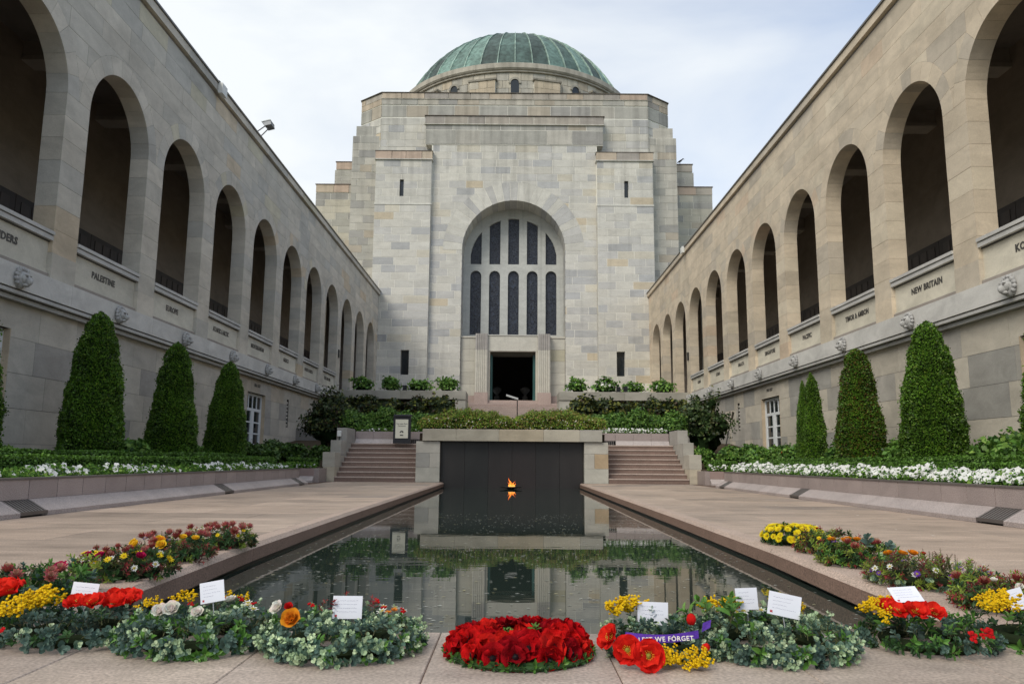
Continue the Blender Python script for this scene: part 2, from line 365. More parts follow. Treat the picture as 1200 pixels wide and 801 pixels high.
def cypress(key, x, y, z, label, rz=0, sc=1, group='clipped conical conifers in the side beds'):
    t = thing('conifer', (x, y, z), label, 'tree', group)
    tr = MB().tube((x, y, z-.1), (x, y, z+1.2), .06, .03, (.10, .07, .05)).build('trunk', M['bark'], t)
    cm, lm = CYP[key]
    c = link('crown', lm, t, (x, y, z), (0, 0, rz), sc)
    d = link('inner_twigs', cm, c, (x, y, z)); return t

def blob(P0, Rr, n, ls, pal, R_, lump=.25, out=.45, up=.3, flat=0):
    """leaves over an uneven ellipsoid and through its outer volume"""
    d = unit(R_.normal(size=(n, 3))); d[:, 2] = np.where(d[:, 2] < -.35, -d[:, 2], d[:, 2]); Rr = np.array(Rr); P0 = np.array(P0, float)
    k = noise3(d*1.0+P0, 2.3)*lump+noise3(d+P0, 5.5)*lump*.5
    dep = 1+R_.normal(-.07, .10, n)
    P = P0+d*Rr*((1+k)*dep)[:, None]
    Nn = unit(d/Rr+np.array([0, 0, up]))
    C = colmix(n, pal, .25, R_)*(1+k[:, None]*.8)
    return leaves(P, Nn, np.full(n, ls), C, out, .38, R_)
def blobcore(P0, Rr, c, lump, s=.84, n=16):
    mb = MB(); V = []; P0 = Vector(P0)
    for i in range(n+1):
        for j in range(n):
            th, ph = pi*i/n, 2*pi*j/n; d = Vector((sin(th)*cos(ph), sin(th)*sin(ph), cos(th)))
            k = noise.noise((d+P0)*2.3)*lump+noise.noise((d+P0)*5.5)*lump*.5
            V.append(P0+Vector((d.x*Rr[0], d.y*Rr[1], d.z*Rr[2]))*(1+k)*s)
    Fc = [(i*n+j, i*n+(j+1) % n, (i+1)*n+(j+1) % n, (i+1)*n+j) for i in range(n) for j in range(n)]
    return mb.add(V, Fc, c)
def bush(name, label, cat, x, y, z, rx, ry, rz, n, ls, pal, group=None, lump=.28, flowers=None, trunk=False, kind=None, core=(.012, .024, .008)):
    R_ = np.random.default_rng(int(abs(x*131+y*17)*10) % 99991)
    t = thing(name, (x, y, z), label, cat, group); cz = z+rz*.85 if not trunk else z+trunk+rz*.8
    V, Fq, C = blob((x, y, cz), (rx, ry, rz), n, ls, pal, R_, lump)
    f = npobj('foliage', V, Fq, C, M['leaf'], t)
    blobcore((x, y, cz), (rx, ry, rz), core, lump, .8).build('inner_twigs', M['core'], f)
    mb = MB(); mb.tube((x, y, z-.1), (x, y, cz), .035, .02, (.10, .08, .06))
    if trunk:
        for a in range(4): mb.tube((x, y, z+.1*a), (x+.4*rx*cos(a*1.7), y+.4*ry*sin(a*1.7), cz), .025, .012, (.10, .08, .06), 6)
    mb.build('stem', M['bark'], t)
    if flowers:
        k, c, s = flowers; d = unit(R_.normal(size=(k, 3))); d[:, 2] = np.abs(d[:, 2])*.8+.05; d[:, 1] = -np.abs(d[:, 1]); d = unit(d)
        P = np.array([x, y, cz])+d*np.array([rx, ry, rz])*1.03
        W_, Q_, D_ = discs(P, d, s, c, R_); npobj('blossoms', W_, Q_, D_, M['petal'], t, kind='stuff')
    return t
def discs(P, d, s, c, R_, pet=5):
    """five-petalled flat flowers at P facing d"""
    n = len(P); rd = unit(R_.normal(size=(n, 3))); A = unit(np.cross(d, rd)); B = np.cross(d, A); V = []; C = []
    ss = s*R_.uniform(.75, 1.2, n)
    cc = np.array(c)*np.ones((n, 3))*R_.uniform(.9, 1.05, (n, 1))
    for k in range(pet):
        a = 2*pi*k/pet; e0, e1 = a-.62, a+.62
        q0 = P; q1 = P+(A*cos(e0)+B*sin(e0))*ss[:, None]*.8+d*ss[:, None]*.12; q2 = P+(A*cos(a)+B*sin(a))*ss[:, None]*1.1+d*ss[:, None]*.1
        q3 = P+(A*cos(e1)+B*sin(e1))*ss[:, None]*.8+d*ss[:, None]*.12
        V.append(np.stack([q0, q1, q2, q3], 1)); C.append(cc)
    V = np.stack(V, 1).reshape(-1, 3); C = np.stack(C, 1).reshape(-1, 3)
    return V, np.arange(len(V)).reshape(-1, 4), C
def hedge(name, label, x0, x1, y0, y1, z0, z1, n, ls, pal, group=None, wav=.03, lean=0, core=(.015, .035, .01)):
    """clipped box hedge: leaf shell over a dark core"""
    R_ = np.random.default_rng(int(abs(x0*71+y0*13+z1*7)*10) % 9973)
    t = thing(name, ((x0+x1)/2, (y0+y1)/2, z0), label, 'hedge', group)
    w_, l_, h_ = x1-x0, y1-y0, z1-z0; A = np.array([w_*l_, l_*h_, l_*h_, w_*h_, w_*h_]); f = R_.choice(5, n, p=A/A.sum()); u, v = R_.uniform(0, 1, n), R_.uniform(0, 1, n)
    X = np.where(f == 0, x0+u*w_, np.where(f == 1, x0, np.where(f == 2, x1, x0+u*w_)))
    Y = np.where(f <= 2, y0+v*l_, np.where(f == 3, y0, y1)); Z = np.where(f == 0, z1, np.where(f <= 2, z0+u*h_, z0+v*h_))
    Nn = np.array([(0, 0, 1), (-1, 0, 0), (1, 0, 0), (0, -1, 0), (0, 1, 0)], float)[f]
    P = np.stack([X, Y, Z], 1); k = noise3(P, 2.0)*wav*1.5+noise3(P, 7.0)*wav; P = P+Nn*(k-R_.uniform(0, .03, n))[:, None]
    C = colmix(n, pal, .22, R_)*(1+k[:, None]*5)
    V, Fq, C = leaves(P, unit(Nn+np.array([0, 0, .35])), np.full(n, ls), C, .5, .4, R_)
    fo = npobj('foliage', V, Fq, C, M['leaf'], t)
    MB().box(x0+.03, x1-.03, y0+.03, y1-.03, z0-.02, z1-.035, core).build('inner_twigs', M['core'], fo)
    return t
# ------------------------------------------------------------------ ground, paving, pool
mb = MB()
for x0, x1, y0, y1 in ((-600, -14, -600, 900), (14, 600, -600, 900), (-14, 14, 70, 900), (-14, 14, -600, -8)): mb.box(x0, x1, y0, y1, -1.2, -.4, (.10, .12, .05))
tag(mb.build('ground', M['soil']), kind='structure')
PX, PY0, PY1 = 2.02, 3.17, 23.95
def kx(y): return PX-.12*max(0, (6.2-y)/3.0) if y < 6.2 else PX+.03*min(1, (y-6.2)/4)
mb = MB(); c0 = (.15, .105, .085)
mb.box(-14, -kx(30)-.06, 3.2, 45, -1.0, -.006, c0).box(kx(30)+.06, 14, 3.2, 45, -1.0, -.006, c0).box(-14, 14, -8, 3.1, -1.0, -.005, c0)
pav = tag(mb.build('pavement_bed', M['mortar']), kind='structure')
pav.name = 'pavement'
PV = [(5, (.40, .305, .24)), (3, (.35, .27, .215)), (2, (.44, .34, .27)), (1.3, (.305, .24, .20))]
def slabs(x0, x1, y0, y1, nx, ly):
    r = random.Random(int(x0*10+y0)); n = max(1, round((y1-y0)/ly)); wx = (x1-x0)/nx
    for j in range(n):
        ya, yb = y0+(y1-y0)*j/n, y0+(y1-y0)*(j+1)/n; sh = (wx*.5 if j % 2 else 0)
        xs = sorted({x0, x1, *[x0+sh+wx*i for i in range(0, nx+1) if x0+.2 < x0+sh+wx*i < x1-.2]})
        for a, b in zip(xs[:-1], xs[1:]):
            m_ = MB().bevbox(a+.004, b-.004, ya+.005, yb-.005, -.03, r.uniform(-.001, .001), pick(PV, r), .002)
            put(pav, 'slab', (m_.V, m_.F), m_.C[0], M['paving'])
slabs(-5.36, -2.20, 3.19, 23.9, 2, .84); slabs(2.20, 5.36, 3.19, 23.9, 2, .84)
for i in range(-10, 10):      # foreground slabs at the head of the pool
    x0 = .03+.61*i-.30
    for y0, y1 in ((.6, 1.9), (1.9, 3.17)):
        m_ = MB().bevbox(x0+.0018, x0+.6082, y0+.0018, y1-.0018, -.12 if y1 > 3 else -.03, rng.uniform(-.0008, .0008), pick([(3, (.40, .325, .27)), (2, (.37, .30, .255)), (1, (.42, .345, .29))], rng), .003)
        put(pav, 'slab', (m_.V, m_.F), m_.C[0], M['paving'])
for sg in (-1, 1):            # strip behind kerb near the head
    for y0 in np.arange(3.17, 23.6, 2.30): pass
flush(pav, 300, 'slabs')
# pool basin and kerb
pool = thing('pool_edge', (0, 13, 0), 'long polished granite kerb round the sunken reflecting pool', 'kerb')
mb = MB(); mb.box(-2.6, 2.6, 3.0, 24.6, -.95, -.9, (.02, .025, .022))
for sg in (-1, 1): mb.box(min(sg*2.15, sg*2.3), max(sg*2.15, sg*2.3), 3.0, 24.4, -.95, -.06, (.03, .03, .028))
mb.box(-2.2, 2.2, 2.95, 3.05, -.95, -.14, (.03, .03, .028)); mb.build('basin', M['bronze'], pool)
ks = [3.17, 4.10, 6.30, 8.52, 10.9, 13.2, 15.5, 17.8, 20.1, 22.2, 23.94]
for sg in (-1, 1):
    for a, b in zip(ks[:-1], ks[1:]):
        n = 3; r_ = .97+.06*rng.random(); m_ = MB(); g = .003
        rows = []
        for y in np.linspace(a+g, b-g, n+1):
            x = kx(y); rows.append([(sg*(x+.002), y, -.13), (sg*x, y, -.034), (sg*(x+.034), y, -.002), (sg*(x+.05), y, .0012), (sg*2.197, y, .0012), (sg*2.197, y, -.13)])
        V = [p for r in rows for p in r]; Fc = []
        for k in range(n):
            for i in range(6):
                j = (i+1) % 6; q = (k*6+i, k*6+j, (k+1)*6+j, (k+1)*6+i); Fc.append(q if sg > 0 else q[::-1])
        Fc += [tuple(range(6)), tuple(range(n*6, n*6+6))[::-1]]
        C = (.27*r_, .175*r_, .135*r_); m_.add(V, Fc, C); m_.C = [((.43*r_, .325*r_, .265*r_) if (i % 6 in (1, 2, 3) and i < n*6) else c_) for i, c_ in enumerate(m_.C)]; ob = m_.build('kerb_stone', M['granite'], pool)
    m_ = MB(); 
    for a, b in zip(ks[:-1], ks[1:]):
        xa = kx(a)+.03; xb = kx(b)+.03
        V = [(sg*xa, a, -.15), (sg*xa, a, -.131), (sg*xb, b, -.131), (sg*xb, b, -.15), (sg*(xa+.1), a, -.15), (sg*(xb+.1), b, -.15)]
        m_.add(V, [(0, 1, 2, 3)], (.008, .008, .008))
    m_.box(min(sg*2.04, sg*2.16), max(sg*2.04, sg*2.16), 3.2, 24, -.6, -.131, (.01, .01, .01)); m_.build('shadow_gap', M['bronze'], pool)
me = MB(); me.add([(-2.16, 3.04, -.155), (2.16, 3.04, -.155), (2.16, 24.5, -.155), (-2.16, 24.5, -.155)], [(0, 1, 2, 3)], (.01, .01, .01))
tag(me.build('pool_water', M['water']), kind='structure')
n = 1900; u = NR.uniform(0, 1, n); Y = 3.4+(u**1.25)*9; X = NR.uniform(-1.95, 1.95, n); P = np.stack([X, Y, np.full(n, -.152)], 1)
s = NR.uniform(.006, .019, n)[:, None]; a = NR.uniform(-.5, .5, n)[:, None]; T = np.concatenate([np.cos(a), np.sin(a), 0*a], 1); B = np.concatenate([-np.sin(a), np.cos(a), 0*a], 1)
V = np.stack([P-T*s, P-B*s*.5+[0, 0, .001], P+T*s, P+B*s*.5+[0, 0, .001]], 1).reshape(-1, 3)
tag(npobj('floating_petals', V, np.arange(4*n).reshape(n, 4), colmix(n, [(4, (.46, .47, .43)), (2, (.45, .42, .26)), (3, (.25, .27, .24))]), M['petal']), 'small pale petals and specks of debris floating on the pool', 'debris', kind='stuff')
# fallen petals on the right paving
n = 14; P = np.stack([NR.uniform(3.0, 5.2, n), NR.uniform(7, 15, n), np.full(n, .006)], 1); V, Fq, C = discs(P, np.tile([0., 0, 1], (n, 1)), .016, (.8, .78, .74), NR)
tag(npobj('fallen_petals', V, Fq, C, M['petal']), 'few white petals fallen on the paving by the right flower bed', 'debris', kind='stuff')

# ------------------------------------------------------------------ arcades
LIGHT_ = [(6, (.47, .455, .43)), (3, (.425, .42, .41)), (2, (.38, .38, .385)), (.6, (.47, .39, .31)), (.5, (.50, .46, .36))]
LIGHT = {-1: [(6, (.525, .49, .435)), (3, (.49, .465, .42)), (2, (.45, .435, .405)), (.35, (.53, .45, .35)), (.5, (.52, .485, .39))], 1: [(6, (.56, .485, .39)), (3, (.53, .465, .38)), (2, (.48, .43, .365)), (.4, (.54, .44, .345)), (1, (.57, .505, .41))]}  # right wall's warmer tones put part of its sunlight into the stone colour
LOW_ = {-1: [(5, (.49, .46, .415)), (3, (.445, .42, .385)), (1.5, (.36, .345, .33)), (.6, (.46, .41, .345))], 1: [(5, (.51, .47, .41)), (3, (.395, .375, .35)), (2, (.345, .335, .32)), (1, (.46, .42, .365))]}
NAMES = {-1: {1: 'FLANDERS', 2: 'PALESTINE', 3: 'EUROPE', 4: 'ATLANTIC & ARCTIC', 5: 'MEDITERRANEAN', 6: 'GREECE', 7: 'NORTH AFRICA', 8: 'CRETE AND SYRIA'},
         1: {1: 'KOKODA', 2: 'NEW BRITAIN', 3: 'TIMOR & AMBON', 4: 'PACIFIC', 5: 'SINGAPORE', 6: 'MALAYA', 7: 'KOREA', 8: 'CHINA'}}
def text_part(name, s, size, wpos, Ud, Nn, m, parent, col=(.05, .045, .04), bold=.032, ext=.004, shear=0, spacing=1.08, squash=1):
    cu = bpy.data.curves.new(name, 'FONT'); cu.body = s; cu.size = size; cu.align_x = 'CENTER'; cu.align_y = 'CENTER'; cu.extrude = ext; cu.offset = bold*size; cu.resolution_u = 2; cu.space_character = spacing
    tmp = bpy.data.objects.new('tmp', cu); me = bpy.data.meshes.new_from_object(tmp); bpy.data.objects.remove(tmp); bpy.data.curves.remove(cu)
    a = me.attributes.new('tone', 'FLOAT_COLOR', 'CORNER'); a.data.foreach_set('color', np.tile(np.array([*col, 1], np.float32), len(me.loops)))
    me.materials.clear(); me.materials.append(m); me.name = name
    Ud, Nn = Vector(Ud).normalized(), Vector(Nn).normalized(); Zd = Nn.cross(Ud)
    me.transform(Matrix(((Ud.x*squash, Zd.x, Nn.x, 0), (Ud.y*squash, Zd.y, Nn.y, 0), (Ud.z*squash, Zd.z, Nn.z, 0), (0, 0, 0, 1))))
    return link(name, me, parent, wpos)
def carved_head(parent, wpos, Nn, seed):
    """small weathered relief head: mane ring, brow, muzzle, ears, jaw"""
    R_ = random.Random(seed); mb = MB(); Nn = Vector(Nn); Ud = Nn.cross(Vector((0, 0, 1)))*-1; Zd = Vector((0, 0, 1)); O = Vector(wpos); c = (.40, .395, .385)
    def ell(u, v, d, ru, rv, rd, col=c, seg=10, rug=.0):
        V = []; Fc = []
        for i in range(seg+1):
            for j in range(seg):
                th, ph = pi*i/seg, 2*pi*j/seg; k = 1+rug*(noise.noise(Vector((i*1.3+seed, j*1.7, u*9))))
                V.append(O+(Ud*(u+ru*k*sin(th)*cos(ph))+Zd*(v+rv*k*sin(th)*sin(ph))+Nn*(d+rd*k*cos(th)))*.86)
        for i in range(seg):
            for j in range(seg): Fc.append((i*seg+j, i*seg+(j+1) % seg, (i+1)*seg+(j+1) % seg, (i+1)*seg+j))
        mb.add(V, Fc, col)
    kind = seed % 3
    ell(0, 0, .0, .19, .22, .12, rug=.25)
    for a in range(11):       # mane or feathers as raised tufts
        t = -.6+a*(pi+1.2)/10; ell(.19*cos(t), .03+.20*sin(t), .03, .045, .055, .05, (.40, .395, .39), 6, .3)
    ell(0, .03, .10, .12, .13, .09, rug=.15); ell(0, -.04, .19, .06, .055+.02*kind, .08); ell(0, -.12, .13, .075, .045, .06)
    for s in (-1, 1):
        ell(s*.055, .05, .175, .028, .02, .02, (.16, .15, .14), 6); ell(s*.06, .085, .165, .045, .018, .03); ell(s*.13, .12+.03*kind, .05, .035, .06+.015*kind, .04)
    ell(0, -.085, .20, .05, .010, .03, (.14, .13, .12), 6)
    return mb.build('carved_head', M['carved'], parent, smooth=True)
PT_DOORS = [(12.30, 14.22), (27.32, 29.30)]
def arcade(sg):
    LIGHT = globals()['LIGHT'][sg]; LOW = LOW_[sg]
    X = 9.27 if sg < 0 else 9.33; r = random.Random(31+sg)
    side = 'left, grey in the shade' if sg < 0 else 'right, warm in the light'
    t = thing('arcade', (sg*X, 30, 0), 'long two storey stone cloister wall of round arches on the %s' % side, 'arcade')
    fr = frame((sg*X, 0, 0), (0, 1 if sg < 0 else -1, 0)); O, Ud, Nn = fr
    def ss(a, b): return (a, b) if sg < 0 else (-b, -a)
    q = 1 if sg < 0 else -1
    C = [17.5+3.64*(i-2) for i in range(0, 12)]; r0 = 1.385; zs = 8.13; Y0, Y1 = C[0]-1.82, 52.79; ch = .49; jm = M['ashlar']
    # piers
    edges = [(Y0, C[0]-r0)]+[(a+r0, b-r0) for a, b in zip(C[:-1], C[1:])]+[(C[-1]+r0, Y1)]
    for a, b in edges:
        z = 4.10; k = 0
        hs = [.62]+[.485]*7; tot = sum(hs); hs = [h*(zs-z)/tot for h in hs]
        for h in hs:
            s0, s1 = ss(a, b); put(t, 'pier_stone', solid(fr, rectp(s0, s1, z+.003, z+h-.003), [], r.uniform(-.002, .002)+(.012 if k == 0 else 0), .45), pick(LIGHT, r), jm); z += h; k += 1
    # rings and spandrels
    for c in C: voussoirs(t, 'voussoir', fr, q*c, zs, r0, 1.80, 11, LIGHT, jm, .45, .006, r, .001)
    holes = [halfdisc(q*c, zs, 1.806) for c in C]
    s0, s1 = ss(Y0, Y1)
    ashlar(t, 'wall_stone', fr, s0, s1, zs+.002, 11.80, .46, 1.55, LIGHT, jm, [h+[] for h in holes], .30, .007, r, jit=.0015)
    # backing with the openings cut
    core = MB(); oh = [archp(q*c, 4.2, zs, r0+.012, 20) for c in C]
    for i, c in enumerate(C):
        a, b = ss(c-1.82, c+1.82) if i < 11 else ss(c-1.82, Y1)
        v = solid(fr, rectp(a, b, 4.1, 11.85), [oh[i]], -.012, .438); core.add(v[0], v[1], (.30, .29, .275))
    core.build('wall_core', M['mortar'], t)
    # cornice
    y = Y0
    while y < Y1-.1:
        yb = min(y+2.43, Y1); a, b = ss(y+.003, yb-.003); m_ = MB()
        for z0, z1, pr in ((11.86, 12.10, .11),):
            s_ = solid(fr, rectp(a, b, z0, z1), [], pr, .3); put(t, 'cornice_stone', s_, pick(LIGHT, r), jm)
        y = yb
    a, b = ss(Y0, Y1)
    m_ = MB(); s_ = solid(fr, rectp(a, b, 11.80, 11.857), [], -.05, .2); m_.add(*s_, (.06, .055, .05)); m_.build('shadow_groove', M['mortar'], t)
    m_ = MB(); s_ = solid(fr, rectp(a, b, 12.103, 12.16), [], .15, .5); m_.add(*s_, (.13, .12, .105)); m_.build('roof_flashing', M['metal'], t)
    # panels, sills
    for i, c in enumerate(C[:9]):
        a, b = ss(c-r0+.001, c+r0-.001); cc = pick([(1, (.58, .55, .475) if sg > 0 else (.555, .535, .475))], r)
        m_ = MB(); m_.add(*solid(fr, rectp(a, b, 4.1, 4.33), [], -.05, .42), cc); m_.add(*solid(fr, rectp(a, b, 4.33, 4.93), [], -.085, .42), cc)
        m_.build('name_panel', jm, t)
        m_ = MB(); cc = (.50, .50, .50)
        m_.add(*solid(fr, rectp(a, b, 4.93, 4.96), [], -.06, .4), (.10, .10, .10)).add(*solid(fr, rectp(a, b, 4.96, 5.05), [], .01, .44), cc)  # near-black strips paint the shadow lines under the sill mouldings
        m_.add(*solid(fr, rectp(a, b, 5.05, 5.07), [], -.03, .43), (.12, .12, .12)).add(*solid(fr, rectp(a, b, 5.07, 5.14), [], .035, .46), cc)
        m_.build('sill', jm, t)
        if i in NAMES[sg]:
            s = NAMES[sg][i]; text_part('lettering', s, .20, O+Ud*(q*(c-.08))+Vector((0, 0, 4.66))+Nn*-.080, Ud, Nn, M['plain'], t, squash=min(1, 1.75/(.155*len(s))) if len(s) > 11 else 1)
    # belt course with carved heads
    y = Y0
    while y < 40.9:
        yb = min(y+3.64, 40.95); a, b = ss(y+.003, yb-.003); k = r.uniform(.95, 1.04); cc = (.57*k, .565*k, .56*k)
        put(t, 'belt_stone', solid(fr, rectp(a, b, 3.69, 4.12), [], .24, .3), cc, jm); y = yb
    a, b = ss(Y0, 40.95); m_ = MB()
    m_.add(*solid(fr, rectp(a, b, 3.665, 3.69), [], .14, .3), (.10, .10, .10)).add(*solid(fr, rectp(a, b, 3.60, 3.665), [], .22, .3), (.46, .46, .46))  # near-black bands here and below paint the shadows in the moulding gaps
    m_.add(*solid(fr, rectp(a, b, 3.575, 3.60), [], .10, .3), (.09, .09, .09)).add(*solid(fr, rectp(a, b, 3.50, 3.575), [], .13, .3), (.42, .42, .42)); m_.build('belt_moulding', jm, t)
    for i, c in enumerate(C[:9]): carved_head(t, O+Ud*(q*(c+.1))+Vector((0, 0, 3.86))+Nn*.26, Nn, i*5+(3 if sg > 0 else 0))
    pb = MB(); a, b = ss(41.05, 41.27); pb.add(*solid(fr, rectp(a, b, 6.0, 6.42), [], .06, .0), (.03, .03, .03)); pb.build('wall_plaque', M['metal'], t)
    # lower wall
    holes = []
    for d0, d1 in PT_DOORS: a, b = ss(d0, d1); holes.append(rectp(a, b, .2, 3.0))
    a, b = ss(32.12, 32.42); holes.append(rectp(a, b, 1.95, 3.08)); sl_ = (a, b)
    a, b = ss(Y0, 41.6)
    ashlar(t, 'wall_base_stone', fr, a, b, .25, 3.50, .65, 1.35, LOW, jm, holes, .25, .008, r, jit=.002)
    m_ = MB(); m_.add(*solid(fr, rectp(a, b, -.2, 4.1), holes, -.01, .5), (.25, .245, .235)); m_.build('wall_core', M['mortar'], t)
    # slot with little bars
    m_ = MB(); s_ = solid(fr, rectp(sl_[0], sl_[1], 1.95, 3.08), [], -.10, .3); m_.add(*s_, (.13, .125, .12)); m_.build('slot_back', M['mortar'], t)
    for k in range(7):
        m_ = MB(); s_ = solid(fr, rectp(sl_[0], sl_[1], 2.0+.15*k, 2.09+.15*k), [], -.03, .10); m_.add(*s_, (.46, .45, .42)); m_.build('slot_bar', jm, t)
    # glazed doors
    for d0, d1 in PT_DOORS:
        a, b = ss(d0, d1); m_ = MB(); wc = (.74, .76, .77)
        def bar(u0, u1, z0, z1, pr=-.12): m_.add(*solid(fr, rectp(u0, u1, z0, z1), [], pr, -pr+.05), wc)
        bar(a, a+.09, .36, 3.0); bar(b-.09, b, .36, 3.0); bar(a+.09, b-.09, 2.90, 3.0); bar(a+.09, b-.09, 2.36, 2.46); mid = (a+b)/2
        bar(mid-.06, mid+.06, .36, 2.36, -.11)
        for u in (a+.09, mid+.06): bar(u, u+.10, .36, 2.36, -.115); bar(u+(b-a)/2-.25, u+(b-a)/2-.15, .36, 2.36, -.115)
        for k in range(1, 4): bar(a+.09+(b-a-.18)*k/4-.03, a+.09+(b-a-.18)*k/4+.03, 2.46, 2.90, -.13)
        for k in range(5): bar(a+.19, mid-.16, .36+.40*k-.025, .36+.40*k+.025, -.13); bar(mid+.16, b-.19, .36+.40*k-.025, .36+.40*k+.025, -.13)
        d = m_.build('glazed_door', M['plain'], t)
        for u0, u1 in ((a+.19, mid-.16), (mid+.16, b-.19)):
            for k in range(5):
                g = MB(); g.add(*solid(fr, rectp(u0, u1, .36+.40*k+.025, .36+.40*(k+1)-.025), [], -.15, .16), (.02, .02, .02)); g.build('pane', M['glass'], d)
        for k in range(4):
            g = MB(); u0 = a+.12+(b-a-.18)*k/4; g.add(*solid(fr, rectp(u0, u0+(b-a-.18)/4-.06, 2.46, 2.90), [], -.15, .16), (.02, .02, .02)); g.build('pane', M['glass'], d)
        h = MB(); p = O+Ud*(mid-.1)+Vector((0, 0, 1.35))+Nn*-.07; h.tube(p, p+Ud*.1, .012, .012, (.4, .4, .4)); h.build('handle', M['metal'], d)
        # ochre jamb stones
        m_ = MB(); e = b if sg < 0 else a
        for u0, u1 in ((a-.02, a+.004), (b-.004, b+.02)): m_ = MB(); m_.add(*solid(fr, rectp(u0, u1, .3, 3.0), [], .004, .3), (.46, .38, .29)); m_.build('door_jamb', jm, t)
        text_part('lettering', 'FIRE EXIT', .15, O+Ud*(q*(d0+d1)/2)+Vector((0, 0, 3.27))+Nn*.004, Ud, Nn, M['plain'], t)
    # cloister behind the arches
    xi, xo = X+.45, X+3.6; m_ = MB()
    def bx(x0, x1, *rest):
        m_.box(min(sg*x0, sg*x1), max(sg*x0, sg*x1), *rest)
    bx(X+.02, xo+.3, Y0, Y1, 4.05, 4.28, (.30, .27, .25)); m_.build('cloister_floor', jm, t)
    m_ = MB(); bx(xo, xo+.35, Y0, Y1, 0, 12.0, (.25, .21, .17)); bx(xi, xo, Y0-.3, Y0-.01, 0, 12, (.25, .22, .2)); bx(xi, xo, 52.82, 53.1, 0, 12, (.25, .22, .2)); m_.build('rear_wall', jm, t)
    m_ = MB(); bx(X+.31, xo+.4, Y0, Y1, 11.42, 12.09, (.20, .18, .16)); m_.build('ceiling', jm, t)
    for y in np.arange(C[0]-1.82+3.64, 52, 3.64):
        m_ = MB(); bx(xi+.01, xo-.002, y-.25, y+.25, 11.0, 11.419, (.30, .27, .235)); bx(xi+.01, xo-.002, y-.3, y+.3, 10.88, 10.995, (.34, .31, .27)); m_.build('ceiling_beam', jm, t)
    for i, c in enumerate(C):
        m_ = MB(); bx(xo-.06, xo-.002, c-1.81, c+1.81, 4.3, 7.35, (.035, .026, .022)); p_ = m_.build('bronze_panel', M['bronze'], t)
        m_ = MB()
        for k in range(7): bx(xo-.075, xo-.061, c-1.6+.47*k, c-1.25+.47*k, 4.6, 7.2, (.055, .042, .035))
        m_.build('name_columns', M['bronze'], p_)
    flush(t, 300)
    return t
arL = arcade(-1); arR = arcade(1)
for (y, z, w_) in ((21.4, 5.75, 'lowest'), (21.9, 6.05, 'middle'), (22.3, 6.2, 'highest')):
    m_ = MB().lathe([(.001, 0), (.05, .02), (.06, .035), (.001, .03)], (.5, .02, .02), n=8)
    tag(m_.build('poppy', M['petal']), w_+' tiny red poppy tucked into the bronze name panel behind the right arches', 'flower', 'poppies on the bronze name panel').location = (12.83, y, z)

# ------------------------------------------------------------------ the domed hall
hall = thing('memorial_hall', (0, 58, 4.28), 'tall pale stone hall with green copper dome and arched stained glass window', 'building')
PT = [(7, (.53, .515, .47)), (4, (.56, .54, .485)), (3, (.49, .48, .455)), (2.4, (.41, .41, .405)), (.6, (.52, .45, .34)), (1.2, (.54, .505, .425))]
WARM = [(3, (.50, .42, .33)), (2, (.46, .36, .29)), (2, (.42, .38, .33)), (1, (.34, .31, .28))]
DARKT = [(4, (.385, .375, .34)), (3, (.33, .32, .30)), (2, (.43, .41, .365)), (1, (.41, .365, .30))]
TM = M['tower']; mc = (.74, .72, .65); r = random.Random(5); G_ = .034
def face(y, x0, x1, z0, z1, ch=.54, bl=1.35, pal=PT, holes=(), depth=.14, name='stone_block', off=0, gap=G_): ashlar(hall, name, frame((0, y, 0), (1, 0, 0)), x0, x1, z0, z1, ch, bl, pal, TM, holes, depth, gap, r, jit=.004, off=off)
core = MB()
def cbox(*a): core.box(*a, mc)
def coreface(y, x0, x1, z0, z1, holes, back): core.add(*solid(frame((0, y, 0), (1, 0, 0)), rectp(x0, x1, z0, z1), holes, -.012, back), mc)
